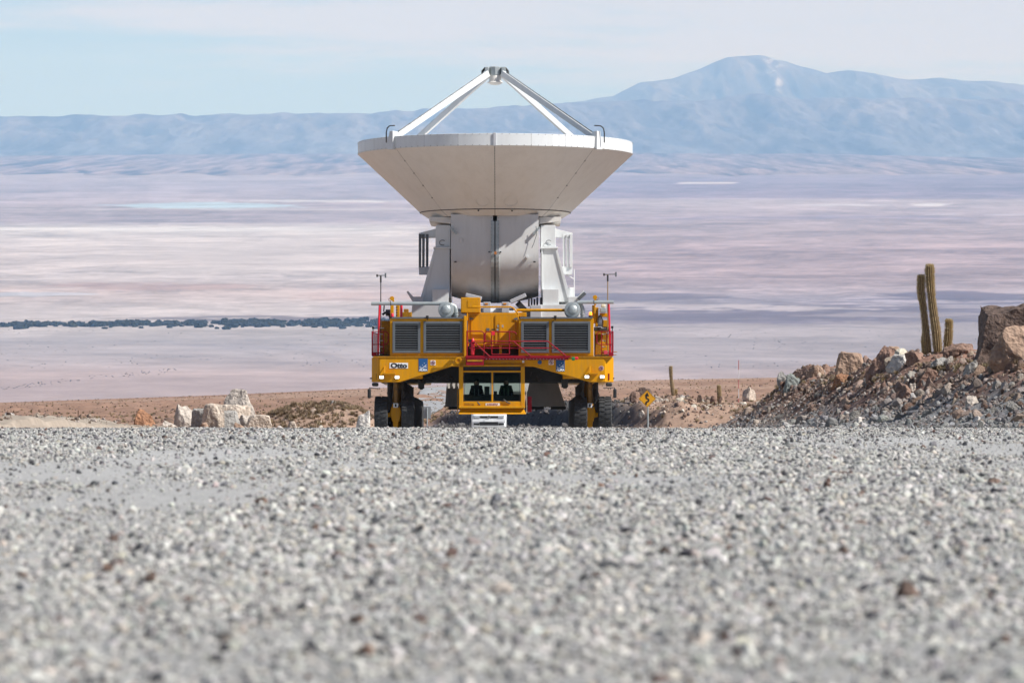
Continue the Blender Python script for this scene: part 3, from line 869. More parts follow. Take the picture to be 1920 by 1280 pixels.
# bolts along housing edge
# --- central cabinet with two doors
c = MB(); pbox(c, 877, 586.3, 972.5, 649, 1.0, 2.4); cab0 = c.build('switch_cabinet', Y_, trans, bevel=.02)
for a0, a1 in ((883, 920.5), (928.5, 967)):
    q = MB(); x_0, x_1, z_0, z_1 = pr(a0 - .5, 591, a1 + .5, 646.5, 1.0); q.box(x_0, x_1, .992, 1.0, z_0, z_1); q.build('door_gap', M['seam'], trans)
    q = MB(); x_0, x_1, z_0, z_1 = pr(a0, 591.5, a1, 646, 1.0); q.box(x_0, x_1, .965, .991, z_0, z_1); dd = q.build('cabinet_door', Y_, trans, bevel=.006)
for x, s in ((880, 1), (963.5, -1)):
    q = MB(); a = lp(x, 597.5, .93); q.prism([(a.x, a.z - .06), (a.x + .16, a.z - .02), (a.x + .16, a.z + .02), (a.x, a.z + .06)] if s > 0 else [(a.x + .16, a.z - .06), (a.x + .16, a.z + .06), (a.x, a.z + .02), (a.x, a.z - .02)], .92, .96)
    q.build('hinge', M['grey'], trans)
for x0, y0, x1, y1, m in ((912, 615, 918, 620, 'grey'), (932.5, 609, 935.5, 613.5, 'steel'), (940.5, 609, 944, 613.5, 'steel'), (921.5, 616.5, 927, 619, 'black'), (931, 616, 935, 619.5, 'steel')):
    q = MB(); x_0, x_1, z_0, z_1 = pr(x0, y0, x1, y1, .96); q.box(x_0, x_1, .945, .963, z_0, z_1); q.build('control_plate', M[m], trans)
q = MB(); pbox(q, 936, 605, 941, 663, .93, .03); q.build('cable_duct', Y_, trans, bevel=.008)
q = MB(); pbox(q, 876, 649, 974, 667.5, 1.6, .3); q.build('shadow_recess', M['dark'], trans)  # dark block that colours in the shade of the gap under the cabinet
q = MB(); pbox(q, 864, 557.5, 900.5, 586.2, .8, 1.6); q.build('fan_box', Y_, trans, bevel=.025)
q = MB(); x_0, x_1, z_0, z_1 = pr(876.5, 563, 897, 576, .79); q.box(x_0, x_1, .785, .799, z_0, z_1); q.build('box_hatch', Y_, trans, bevel=.004)
q = MB(); pbox(q, 869.5, 592, 874.5, 668, -.02, .9); q.build('corner_post', Y_, trans, bevel=.02)
q = MB(); bar(q, [(886, 575.3), (957, 575.3), (962, 577), (972, 588.5)], .5, .035, 8); bar(q, [(876, 587), (876, 601)], .5, .03, 8); q.build('yellow_handrail', Y_, trans)
q = MB(); bar(q, [(968, 581.5), (1062, 581.5)], 1.3, .062, 10); q.build('cross_pipe', Y_, trans)
q = MB(); pbox(q, 965, 585.5, 987, 594, 1.6, 1.5); q.build('roof_box', Y_, trans, bevel=.02)

# --- red walkway in front of the cabinet
wy = -.62
q = MB(); pbox(q, 872.5, 666.5, 1064, 671.2, wy, .61); x_0, x_1, z_0, z_1 = pr(1064, 666.5, 1071, 671, wy)
q.prism([(x_0, z_0), (x_1, z_0 + .05), (x_1 - .05, z_1), (x_0, z_1)], wy, wy + .5)
wk = q.build('walkway', RD, trans, bevel=.01)
q = MB(); pbox(q, 875, 671.2, 1066, 674.3, wy + .06, .45); q.build('walkway_skirt', RD, trans)
q = MB(); pbox(q, 873.5, 671, 907, 684.5, wy + .02, .5); q.build('step_box', RD, trans, bevel=.01)
q = MB(); pbox(q, 876, 674, 905, 677.5, wy - .0, .04); q.build('step_tread', M['yellow_dark'], trans)
q = MB()
for k in range(24):
    p = lp(912 + k * 6.3, 672.8, wy + .055); q.box(p.x - .014, p.x + .014, p.y - .012, p.y, p.z - .014, p.z + .014)
ob = q.build('bolt', M['steel'], trans); tag(ob, kind='stuff')
ry_ = wy + .03
def rail(pts, r=.024, yd=ry_):
    q = MB(); bar(q, pts, yd, r, 8); return q.build('railing', RD, trans)
rail([(875, 621), (903, 621), (907.5, 624), (907.5, 667)])
rail([(875, 643), (907, 643)], .02); rail([(880, 652.4), (999, 652.4), (1046, 652.4)], .022)
rail([(875.5, 620), (875.5, 667)], .03)
rail([(909.5, 642), (909.5, 625.5), (912, 621.8), (963, 621.8), (967.5, 624.5), (967.5, 626)])
rail([(922, 622), (922, 664)], .022); rail([(955, 622), (955, 664)], .022)
rail([(910, 645), (962, 645)], .02)
rail([(888, 639.6), (1027, 639.6), (1061, 667)], .026, wy + .0)
rail([(963, 640), (994.5, 667)], .024, wy - .02); rail([(888, 640), (918, 668)], .024, wy - .02)
rail([(922, 664), (955, 664)], .02)
q = MB(); c0 = lp(886.5, 649, wy + .12); q.lathe([(0.001, -.36), (.07, -.36), (.085, -.33), (.085, .2), (.05, .3), (.02, .34), (.001, .34)], 14, Matrix.Translation(c0)); q.build('fire_extinguisher', M['redbright'], trans)
q = MB(); pbox(q, 878, 636, 885, 641, wy + .1, .2); pbox(q, 879.5, 641, 883.5, 655, wy + .1, .1); q.build('extinguisher_bracket', M['black'], trans)
q = MB(); p = lp(924.5, 624, wy); q.box(p.x - .07, p.x + .07, p.y - .04, p.y, p.z - .10, p.z + .06); q.build('rail_box', M['redbright'], trans, bevel=.01)
# ladder boom end with green/red caps
q = MB(); a = lp(1072, 672.5, wy + .2); q.lathe([(.001, 0), (.06, 0), (.075, .04), (.075, .12), (.001, .14)], 12, Matrix.Translation(a) @ Matrix.Rotation(R(90), 4, 'Y')); q.build('green_cap', mat('green cap', (.02, .22, .06), .5), trans)
q = MB(); a = lp(1078, 671.5, wy + .2); q.lathe([(.001, 0), (.06, 0), (.065, .12), (.001, .15)], 12, Matrix.Translation(a) @ Matrix.Rotation(R(90), 4, 'Y')); q.build('red_cap', M['redbright'], trans)

# --- driving cab
cy = CY
cabp = []
def cbox(nm, x0, y0, x1, y1, yd, dep, m=Y_, bev=.015):
    q = MB(); pbox(q, x0, y0, x1, y1, yd, dep); return q.build(nm, m, trans, bevel=bev)
cbox('cab_post', 860.5, 687, 868.5, 764, cy, .22); cbox('cab_post', 976.5, 687, 984, 764, cy, .22)
cbox('cab_post', 921.5, 697.5, 924.5, 752.5, cy + .02, .1, Y_, .01)
cbox('cab_header', 868.5, 694.5, 976.5, 697.6, cy + .01, .3); cbox('cab_sill', 868.5, 752.3, 976.5, 761, cy + .01, .3)
cbox('cab_front_ledge', 860, 760.6, 984.5, 765, cy - .14, .5)
# sloping front skirt with a hollow shadowed by the ledge
a = lp(863, 765.2, cy - .02); b = lp(982, 776, cy - .02)
q = MB(); q.add([(a.x, cy + .14, a.z), (b.x, cy + .14, a.z), (b.x + .10, cy - .12, b.z), (a.x - .07, cy - .12, b.z), (a.x, cy + .5, a.z), (b.x, cy + .5, a.z), (b.x + .10, cy + .5, b.z), (a.x - .07, cy + .5, b.z)],
               [(0, 3, 2, 1), (4, 5, 6, 7), (0, 1, 5, 4), (3, 7, 6, 2), (0, 4, 7, 3), (1, 2, 6, 5)]); q.build('cab_skirt', Y_, trans, bevel=.012)
x_0, x_1, z_0, z_1 = pr(863.5, 687, 982, 775, cy + .3)
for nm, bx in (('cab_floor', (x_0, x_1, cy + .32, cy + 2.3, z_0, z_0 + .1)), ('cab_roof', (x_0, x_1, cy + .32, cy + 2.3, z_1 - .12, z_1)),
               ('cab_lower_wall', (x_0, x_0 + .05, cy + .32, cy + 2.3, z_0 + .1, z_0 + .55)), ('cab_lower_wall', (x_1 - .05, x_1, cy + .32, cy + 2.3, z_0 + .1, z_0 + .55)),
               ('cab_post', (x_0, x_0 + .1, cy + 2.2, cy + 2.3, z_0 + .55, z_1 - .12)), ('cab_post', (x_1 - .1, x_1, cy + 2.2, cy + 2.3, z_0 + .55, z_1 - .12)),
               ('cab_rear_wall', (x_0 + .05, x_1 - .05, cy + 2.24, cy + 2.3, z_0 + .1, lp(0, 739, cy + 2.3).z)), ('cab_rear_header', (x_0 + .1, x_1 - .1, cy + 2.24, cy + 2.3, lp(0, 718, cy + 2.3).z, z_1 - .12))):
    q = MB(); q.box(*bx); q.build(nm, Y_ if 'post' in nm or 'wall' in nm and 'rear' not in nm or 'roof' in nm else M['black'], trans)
for x0, x1 in ((869.5, 921), (925, 975.5)):
    q = MB(); a_, b_, c_, d_ = pr(x0, 698, x1, 752, cy)
    rr = .10; pts = []
    for (ccx, ccz, a0) in ((b_ - rr, d_ - rr, 0), (a_ + rr, d_ - rr, 90), (a_ + rr, c_ + rr, 180), (b_ - rr, c_ + rr, 270)):
        pts += [(ccx + rr * math.cos(R(a0 + t_)), ccz + rr * math.sin(R(a0 + t_))) for t_ in (0, 30, 60, 90)]
    q.prism(pts, cy + .06, cy + .075); g = q.build('windscreen', M['glass'], trans)
    # rubber gasket
    q = MB(); n = len(pts); cxm, czm = (a_ + b_) / 2, (c_ + d_) / 2
    inner = [(cxm + (x - cxm) * .955, czm + (z - czm) * .955) for x, z in pts]
    vs = [(x, cy + .05, z) for x, z in pts] + [(x, cy + .05, z) for x, z in inner]
    q.add(vs, [(i, (i + 1) % n, (i + 1) % n + n, i + n) for i in range(n)]); q.build('gasket', M['black'], g)
q = MB(); pbox(q, 866, 705, 979, 716, cy + 1.0, .5); q.build('overhead_console', M['black'], trans)
q = MB(); pbox(q, 868, 741, 976, 753, cy + .35, .35); q.build('dashboard', M['black'], trans, bevel=.02)
q = MB(); pbox(q, 908, 724, 918, 745, cy + .45, .12); pbox(q, 926, 733, 932, 745, cy + .45, .12); q.build('control_screen', M['dark'], trans, bevel=.01)
for sx_ in (893.5, 949):
    q = MB(); pbox(q, sx_ - 11, 722, sx_ + 11, 750, cy + 1.35, .14); pbox(q, sx_ - 11, 749, sx_ + 11, 753, cy + .85, .55); pbox(q, sx_ - 5, 714, sx_ + 5, 722.5, cy + 1.36, .1)
    q.build('seat', M['seatcloth'], trans, bevel=.06)
q = MB(); p = lp(951, 753.8, cy - .03); q.tube([p + Vector((-.16, 0, .12)), p, p + Vector((.13, 0, -.05))], .03, 6); q.build('wiper', M['black'], trans)
q = MB(); p = lp(897, 755.5, cy - .03); q.tube([p + Vector((-.05, 0, .05)), p, p + Vector((.07, 0, -.08))], .03, 6); q.build('wiper', M['black'], trans)
cbox('air_grille', 871, 755, 888, 759.5, cy + .0, .02, M['yellow_dark'], .004)
q = MB(); p = lp(892, 757.5, cy); disc(q, p + Vector((0, -.01, 0)), .08, t=.05); q.build('horn', Y_, trans)
q = MB(); bar(q, [(984.5, 728), (987, 729), (987.5, 773), (984, 775)], cy + .1, .018); q.build('grab_rail', M['steel'], trans)
q = MB(); bar(q, [(860, 730), (858, 732), (858, 770), (855.5, 775.5)], cy + .1, .018); q.build('grab_rail', M['yellow_dark'], trans)
q = MB(); pbox(q, 989, 743, 997, 772, cy + 1.2, .5); q.build('side_step', M['red'], trans)
q = MB(); pbox(q, 866, 687.5, 979, 694.5, cy + .1, 1.8); q.build('cab_hanger', M['black'], trans)
q = MB(); pbox(q, 862, 683.5, 984, 687, -.12, .11); q.build('cab_cross_member', Y_, trans, bevel=.01)

# people in the cab: seated, one continuous body each
def seated(name, x, yd, z0, label, shirt, skin, vest=None):
    me = bpy.data.meshes.new(name)
    J = [(0, 0, .0), (0, .02, .22), (0, .03, .42), (0, .0, .53), (0, -.02, .60), (0, -.03, .70),
         (-.20, .02, .44), (-.27, -.08, .20), (-.20, -.34, .16), (.20, .02, .44), (.27, -.08, .20), (.20, -.34, .16),
         (-.10, -.02, -.02), (-.13, -.44, .02), (-.13, -.50, -.36), (.10, -.02, -.02), (.13, -.44, .02), (.13, -.50, -.36), (0, -.035, .78)]
    Rr = [.15, .14, .15, .06, .055, .095, .07, .05, .04, .07, .05, .04, .10, .075, .05, .10, .075, .05, .08]
    E = [(0, 1), (1, 2), (2, 3), (3, 4), (4, 5), (5, 18), (2, 6), (6, 7), (7, 8), (2, 9), (9, 10), (10, 11), (0, 12), (12, 13), (13, 14), (0, 15), (15, 16), (16, 17)]
    me.from_pydata(J, E, [])
    o = bpy.data.objects.new(name, me); COL.objects.link(o)
    md = o.modifiers.new('skin', 'SKIN')
    sv = me.skin_vertices[0] if me.skin_vertices else None
    if not me.skin_vertices:
        bm = bmesh.new(); bm.from_mesh(me); ly = bm.verts.layers.skin.verify(); bm.to_mesh(me); bm.free()
    for i, r_ in enumerate(Rr): me.skin_vertices[0].data[i].radius = (r_, r_ * (.75 if i < 3 else 1))
    me.skin_vertices[0].data[0].use_root = True
    o.modifiers.new('sub', 'SUBSURF').levels = 1; o.modifiers['sub'].render_levels = 1
    me.materials.append(shirt)
    o.matrix_world = TM @ Matrix.Translation((x, yd, z0))
    tag(o, label, 'person')
    h = MB(); h.lathe([(.001, -.13), (.05, -.125), (.078, -.08), (.088, -.02), (.09, .03), (.078, .08), (.05, .115), (.001, .125)], 16, Matrix.Translation((0, -.045, .72)))
    h.box(-.012, .012, -.155, -.125, .695, .725)
    for s in (-1, 1): h.box(s * .088 - .008, s * .088 + .008, -.065, -.025, .69, .745)
    hd = h.build('head', skin, o)
    for s in (-1, 1): q = MB(); q.box(s * .034 - .013, s * .034 + .013, -.137, -.131, .733, .745); q.build('eye', M['signblack'], hd)
    q = MB(); q.box(-.025, .025, -.131, -.125, .664, .672); q.build('mouth', M['signblack'], hd)
    h = MB(); h.lathe([(.098, -.0), (.10, .03), (.085, .085), (.055, .12), (.001, .13)], 16, Matrix.Translation((0, -.035, .735))); h.build('hair', M['seatcloth'], o)
    if vest:
        v = MB()
        for s in (-1, 1): v.box(s * .085 - .022, s * .085 + .022, -.135, -.125, .12, .43)
        v.build('vest_stripe', vest, o)
    return o
skin_m = mat('tanned skin', (.20, .11, .07), .6)
p = lp(893.5, 748, cy + 1.1); seated('person', p.x, cy + 1.1, p.z, 'person in dark clothes seated behind the left windscreen of the yellow cab', mat('dark work jacket', (.02, .022, .026), .9), skin_m, mat('grey reflective stripe', (.10, .14, .13), .6))
p = lp(949, 747, cy + 1.1); seated('person', p.x, cy + 1.1, p.z, 'person in dark green jacket seated behind the right windscreen of the yellow cab', mat('dark green jacket', (.016, .035, .02), .9), skin_m, mat('green vest stripe', (.06, .13, .07), .7))

# --- mirrors
for s, xm, xa, y in (((-1, 692.3, 712, 727.0)), ((1, 1153, 1131, 726.5))):
    q = MB(); bar(q, [(xa, y + 1), (xm + 1.5 * s * -1, y), (xm - .6 * s * -1 * -1, y), (xm, y + 3)], -.15, .018); arm = q.build('mirror_arm', M['black'], trans)
    q = MB(); pbox(q, xm - 3.2, y + 1.8, xm + 3.2, y + 19.5, -.2, .12); q.build('mirror', M['black'], trans, bevel=.05)
    q = MB(); pbox(q, min(xm - 5 * s, xm - 17 * s), 717, max(xm - 5 * s, xm - 17 * s), 724, .2, .4); q.build('horn_cluster', M['dark'], trans, bevel=.05)
    x_ = lp(xm - 0 * s, 709, .3)
    q = MB(); q.tube([(x_.x - s * .02, .4, x_.z), (x_.x + s * -.12, .4, x_.z)], .03, 6); q.build('width_marker', M['black'], trans)

q = MB(); pbox(q, 869, 706, 999, 739.5, 20.2, .12); q.build('rear_panel', M['white'], trans)
# --- wheels: seven axle lines a side, paired tyres on a yellow swinging strut
WR = 0.79
def tyre_mb(w):
    t_ = MB(); hw = w / 2
    prof = [(.40, -hw * .80), (.46, -hw * .98), (.58, -hw), (.70, -hw * .97), (.745, -hw * .84), (.755, -hw * .5), (.757, 0), (.755, hw * .5), (.745, hw * .84), (.70, hw * .97), (.58, hw), (.46, hw * .98), (.40, hw * .80)]
    Mx = Matrix.Rotation(math.pi / 2, 4, 'Y')
    t_.lathe(prof, 44, Mx, flip=False)
    n = 26
    for k in range(n):
        for s in (-1, 1):
            a = 2 * math.pi * (k + (.5 if s > 0 else 0)) / n
            Rm = Matrix.Rotation(a, 4, 'X')
            # lug: a slanted block from centre to shoulder
            vs = []
            for (xx, off, rr_) in ((.02 * s, -.035, .79), (.02 * s, .02, .79), (s * hw * .9, .055, .775), (s * hw * .9, -.0, .775)):
                for r2 in (.74, rr_): vs.append(Rm @ Vector((xx, off, r2)))
            t_.add(vs, [(0, 1, 3, 2), (2, 3, 5, 4), (4, 5, 7, 6), (6, 7, 1, 0), (1, 7, 5, 3)] if s > 0 else [(2, 3, 1, 0), (4, 5, 3, 2), (6, 7, 5, 4), (0, 1, 7, 6), (3, 5, 7, 1)])
    return t_
def rim_mb(w):
    r_ = MB(); Mx = Matrix.Rotation(math.pi / 2, 4, 'Y'); hw = w / 2
    r_.lathe([(.001, hw * .35), (.12, hw * .38), (.14, hw * .15), (.30, hw * .1), (.36, hw * .7), (.41, hw * .85), (.41, -hw * .85), (.36, -hw * .7), (.30, -hw * .1), (.14, -hw * .15), (.12, -hw * .38), (.001, -hw * .35)], 28, Mx)
    for k in range(10):
        a = 2 * math.pi * k / 10
        for sx_ in (-1, 1): r_.box(sx_ * hw * .18 - .02, sx_ * hw * .18 + .02, math.cos(a) * .22 - .015, math.cos(a) * .22 + .015, math.sin(a) * .22 - .015, math.sin(a) * .22 + .015)
    return r_
w_in, w_out = .52, .52
proto_w = rim_mb(.5).build('wheel', M['yellow_dark'], trans)
proto_t = tyre_mb(.56).build('tyre', M['rubber'], proto_w)
def strut(s):
    q = MB()
    q.prism([(-.15, .52), (.15, .52), (.24, .9), (.15, 1.25), (-.15, 1.25), (-.24, .9)], -.22, .22)
    q.prism([(-.10, .05 + .2), (.10, .25), (.13, .6), (-.13, .6)], -.2, .2)
    q.box(-.34, .34, -.12, .12, .80 - .09, .80 + .09)
    return q
def strut_up():
    q = MB()
    q.lathe([(.001, 1.30), (.17, 1.30), (.15, 1.5), (.12, 1.75), (.11, 2.3), (.001, 2.3)], 18, Matrix.Identity(4))
    q.box(-.06, .06, -.24, -.12, 1.3, 2.25)
    return q
def cyl_mb():
    q = MB(); q.tube([(0.28, -.25, 1.0), (0.30, -.1, 2.2)], .055, 8); q.tube([(-.28, -.25, 1.0), (-.30, -.1, 2.2)], .055, 8)
    q.tube([(.1, -.28, 1.1), (.38, -.42, 1.6), (.2, -.2, 2.1)], .025, 6); q.tube([(-.15, -.28, 1.15), (-.34, -.40, 1.7), (-.2, -.2, 2.2)], .025, 6)
    return q
st0 = strut(1).build('suspension_strut', Y_, trans, bevel=.03)
st1 = strut_up().build('steering_column', mat('shade-darkened column paint', (.20, .10, .015), .6, noise=.4, nscale=4, dirt=((.02, .02, .02), .9)), st0)  # yellow darkened in the paint itself for the shade below the beam
st2 = cyl_mb().build('hydraulic_cylinder', M['dark'], st0)
q = MB(); q.box(-.10, .10, -.236, -.223, 1.10, 1.28); st3 = q.build('number_plate', M['signwhite'], st0)
q = MB(); q.box(-.035, .035, -.245, -.238, 1.13, 1.25); st4 = q.build('pictogram_mark', M['signblack'], st0)
first = True
for s in (-1, 1):
    for k in range(7):
        yk = 1.25 + k * 2.86
        xc = -4.02 if s < 0 else 4.05
        if first: g = st0
        else: g = copy_tree(st0, trans)
        g.location = (xc + (0 if k == 0 else rnd.uniform(-.01, .01)), yk, 0)
        xo, xi = (-4.62, -3.50) if s < 0 else (4.68, 3.66)
        for x_ in (xo, xi):
            wv = proto_w if first else copy_tree(proto_w, trans)
            first = False
            wv.location = (x_, yk, WR)
            wv.rotation_euler = (rnd.uniform(0, 6.28), 0, 0)

# --- silencers and tail pipes
for s, xd, yd_, x_end, py_pipe in ((-1, 836.5, 580.5, 696, 569), (1, 1073.5, 580.5, 1150.5, 566.5)):
    c0 = lp(xd, yd_, .45)
    Mx = Matrix.Translation(c0) @ Matrix.Rotation(math.pi / 2, 4, 'X')
    q = MB(); q.lathe([(.21, .05), (.215, .12), (.315, .10), (.33, .06), (.33, -1.5), (.0001, -1.55)], 32, Mx); dr = q.build('exhaust_silencer', M['steel'], trans)
    q = MB(); q.lathe([(.0001, .20), (.10, .185), (.18, .15), (.215, .10)], 32, Mx); q.build('end_cap', M['steel'], dr)
    pa = lp(xd + (-4 if s < 0 else 10), py_pipe, .75); pe = lp(x_end, py_pipe, .75)
    q = MB(); q.tube([pa, pe], .075, 14); q.build('tail_pipe', M['steel'], trans)
    q = MB(); e0 = lp(xd + 8, py_pipe + 1.5, .9); e1 = lp(xd + 16, py_pipe + 5, .9); e2 = lp(xd + 19, py_pipe + 12, .9); e3 = lp(xd + 19, 594, .9)
    q.tube([e0, e1, e2, e3], .085, 14)
    for tt in (.35, .7):
        pp = e2.lerp(e3, tt); q.tube([pp + Vector((0, 0, .025)), pp - Vector((0, 0, .025))], .11, 14)
    q.build('exhaust_elbow', M['steel'], trans)
    q = MB(); pbox(q, xd - 9, 589, xd + 9, 595, .4, .8); q.build('silencer_cradle', M['steel'], trans)
    q = MB(); pw = lp(732.5 if s < 0 else 1113.5, py_pipe, .75); q.tube([pw - Vector((.012, 0, 0)), pw + Vector((.012, 0, 0))], .09, 14); q.build('pipe_clamp', M['black'], trans)

# --- corner platforms with red guard rails, posts, equipment
for s in (-1, 1):
    def X(a): return a if s < 0 else 1847 - a
    q = MB(); a = min(X(698), X(731)); b = max(X(698), X(731)); pbox(q, a, 665, b, 668, .45, 1.3); q.build('corner_platform', M['dark'], trans)
    q = MB()
    for pts in ([(697.5, 621.5), (724, 621.5), (728, 625), (728, 641), (724, 645.5), (698, 645.5)], [(697.5, 621), (697.5, 667)], [(719, 622), (719, 667)], [(698, 661), (720, 661)]):
        bar(q, [(X(x), y) for x, y in pts], .5, .022, 6)
    q.build('corner_railing', RD, trans)
    q = MB()
    for k in range(6):
        bar(q, [(X(699 + k * 2.1), 624 + k * .5), (X(699 + k * 2.1), 665)], .6 + k * .28, .02, 6)
    bar(q, [(X(698), 623), (X(710), 626)], .6, .02, 6)
    q.build('ladder_stile', RD, trans)
    q = MB()
    for y in (615, 626.5, 638.5, 650, 662): bar(q, [(X(711), y), (X(720), y)] , .62, .02, 6)
    q.build('ladder_rung', M['steel'], trans)
    q = MB(); bar(q, [(X(711.8), 572), (X(710.5), 600), (X(709), 667)] if s < 0 else [(1141.5, 570), (1143, 620), (1144.5, 667)], .55, .042, 8); q.build('red_post', M['redbright'], trans)
    q = MB(); pbox(q, min(X(698), X(706)), 661, max(X(698), X(706)), 667.5, .42, .3); q.build('toe_board', RD, trans)
q = MB(); pbox(q, 712, 601, 731, 666, 1.3, 2.2); q.build('service_cabinet', M['yellow_dark'], trans, bevel=.02)
q = MB(); bar(q, [(752.5, 572), (752.5, 595)], .95, .055, 8); q.build('red_post', M['redbright'], trans)
q = MB(); pbox(q, 723, 580, 731.5, 592, 1.3, .3); q.build('lamp_box', mat('slate box', (.05, .06, .09), .5), trans, bevel=.02)
q = MB(); bar(q, [(720.5, 572), (719.5, 584)], 1.3, .03); bar(q, [(717, 590), (722, 586), (730, 590), (733, 600)], 1.3, .06); q.build('crane_hook', M['black'], trans)
for s in (-1, 1):                          # jib masts with round heads
    if s < 0: mx, hx_, hy_ = 737, 735.2, 559.5
    else: mx, hx_, hy_ = 1115.5, 1115.5, 557.5
    q = MB(); pbox(q, mx - 5.2, 572, mx + 1.2, 597 if s < 0 else 606, 1.0, .25); pbox(q, mx - 1.4, hy_ + 3, mx + 2.5, 572, 1.05, .12); q.build('jib_mast', Y_, trans, bevel=.015)
    q = MB(); disc(q, lp(hx_, hy_, .95), .095, t=.10); q.build('jib_head', Y_, trans, bevel=.01)
    q = MB(); g = 1 if s > 0 else -1
    bar(q, [(hx_ + 3 * g, hy_ - 1), (hx_ + 6.5 * g, hy_ + 1), (hx_ + 6 * g, hy_ + 4), (hx_ + 2 * g, hy_ + 5)], .95, .014); q.build('jib_hook', M['yellow_dark'], trans)
q = MB()
a, b = (742.5, 749.5); pbox(q, a, 571.5, b, 594.5, 1.1, .06)
pj = q.build('perforated_bracket', Y_, trans, bevel=.006)
q = MB()
for k in range(4): p = lp(744, 576 + k * 5, 1.095); disc(q, p, .035, n=10, t=.006)
q.build('bracket_hole', M['dark'], pj)
# beacons
for x, y, m in ((735.6, 590.5, M['redbright']), (1107.3, 587.8, M['amber'])):
    q = MB(); c0 = lp(x, y, .35); q.lathe([(.001, .08), (.04, .075), (.062, .04), (.065, -.07), (.001, -.07)], 14, Matrix.Translation(c0)); bc = q.build('beacon', m, trans)
    q = MB(); q.lathe([(.001, -.07), (.075, -.07), (.085, -.14), (.001, -.14)], 14, Matrix.Translation(c0)); q.build('beacon_base', M['black'], bc)
# right-hand service equipment
q = MB(); pbox(q, 1129.5, 600, 1141, 613, 1.3, .5); pbox(q, 1124.5, 587, 1141, 594, 1.4, .3); pbox(q, 1116, 576, 1122, 612, 1.5, .3); q.build('winch_housing', Y_, trans, bevel=.02)
q = MB(); pbox(q, 1125, 577, 1137, 586, 1.2, .3); q.build('winch_drum', M['steel'], trans, bevel=.03)
q = MB(); pbox(q, 1127, 570, 1135.5, 577, 1.25, .25); q.build('search_light', mat('cream lamp glass', (.75, .68, .5), .3), trans, bevel=.05)
q = MB(); pbox(q, 1114.5, 613, 1143, 619, .9, 1.2); q.build('service_shelf', M['dark'], trans)
q = MB(); pbox(q, 1115, 620, 1138, 665, 2.2, 1.0); q.build('service_cabinet', M['yellow_dark'], trans)
q = MB()
a = lp(1138, 627, 1.4); b = lp(1139, 657, 1.4); q.box(a.x, a.x + .10, 1.35, 1.6, b.z, a.z)
q.beam(lp(1127, 641, 1.4), lp(1138, 655, 1.4), .18, .12, up=(0, 1, 0)); q.beam(lp(1128, 655, 1.4), lp(1140, 657, 1.4), .1, .12, up=(0, 1, 0)); q.build('winch_frame', Y_, trans, bevel=.01)
q = MB()
for k in range(6):
    bar(q, [(1122 + k * 1.2, 592 + rnd.uniform(-2, 2)), (1120 + k * 2.2, 602), (1123 + k * 1.4, 612)], 1.2, .018)
q.build('hose_bundle', M['black'], trans)
q = MB(); pbox(q, 1132, 657, 1139, 664, .4, .2); q.build('red_junction_box', mat('pinkish red box', (.6, .06, .10), .5), trans, bevel=.015)
for x, y in ((699.5, 613.5), (1148, 612.5)):
    q = MB(); pbox(q, x - 2.2, y - 1.5, x + 2.2, y + 3, .6, .2); bar(q, [(x, y + 3), (x, y + 12)], .65, .02); q.build('flood_lamp', M['black'], trans, bevel=.01)
q = MB(); bar(q, [(1148, 659.5), (1157, 659.5)], .7, .016); bar(q, [(1148, 665), (1156, 665)], .7, .016); q.build('guide_rod', M['yellow_dark'], trans)
# anemometers
for xs, y_top, xl_, xr_ in ((714, 516.5, 707, 724.5), (1139.5, 514.5, 1132.5, 1156.5)):
    q = MB(); bar(q, [(xs, y_top), (xs, 668)], .75, .024); am = q.build('wind_mast', M['dark'] if xs < 900 else mat('brass pole', (.35, .22, .08), .5), trans)
    q = MB(); bar(q, [(xs, y_top + 1), (xs, y_top + 13)], .75, .04); q.build('mast_sleeve', M['black'], am)
    q = MB(); bar(q, [(xl_, y_top), (xr_ - 2, y_top - .4)], .75, .022); q.build('vane_arm', M['grey'], am)
    q = MB(); bar(q, [(xl_ - .6, y_top - 2), (xl_ + .9, y_top + 2.6)], .72, .035); bar(q, [(xl_ + 1, y_top - 2), (xl_ - .8, y_top + 2.4)], .80, .03); q.build('propeller', M['black'], am)
    q = MB(); pbox(q, xr_ - 3.2, y_top - 4.6, xr_ - .2, y_top + 4.2, .74, .02); q.build('vane_fin', M['grey'], am)
# engine-deck clutter behind the housings
q = MB(); pbox(q, 752, 585, 772, 595, 2.4, .6); pbox(q, 757, 579, 766, 585, 2.5, .4); q.build('deck_bracket', M['yellow_dark'], trans, bevel=.02)
q = MB(); q.box(-4.9, -1.5, 4.4, 19.4, zt - .02, zt + .06); q.box(1.5, 4.95, 4.4, 19.4, zt - .02, zt + .06); q.build('deck_plate', M['yellow_dark'], trans)
for s in (-1, 1):
    q = MB(); q.box(s * 3.9 - .55, s * 3.9 + .55, 15.5, 19.2, zt + .06, zt + 1.5); q.build('power_pack', Y_, trans, bevel=.03)

# ================================================================== ANTENNA (stands on the transporter)
ant = empty('radio_antenna', (0, 0, 0))
AY = 10.0
a0 = lp(928.5, 700, AY)
AM = TM @ Matrix.Translation((a0.x, AY, 0))
ant.matrix_world = AM
tag(ant, 'white dish radio antenna pointing upwards, carried on the yellow transporter', 'radio telescope')
AI = AM.inverted()
def ap(px, py, yd):                         # antenna-local point, yd measured from the antenna axis
    p = lp(px, py, AY + yd); return Vector((p.x - a0.x, yd, p.z))
def abox(mb, x0, y0, x1, y1, yd, dep):
    a = ap(x0, y1, yd); b = ap(x1, y0, yd); return mb.box(a.x, b.x, yd, yd + dep, a.z, b.z)
WH = M['white']
RIM = 6.0
zr_top = ap(670, 268.5, 0).z; zr_bot = ap(670, 291, 0).z
r2 = 3.28; z2 = ap(930, 391.5, -3.2).z
r3 = 2.88; z3 = ap(930, 404, -2.9).z; 
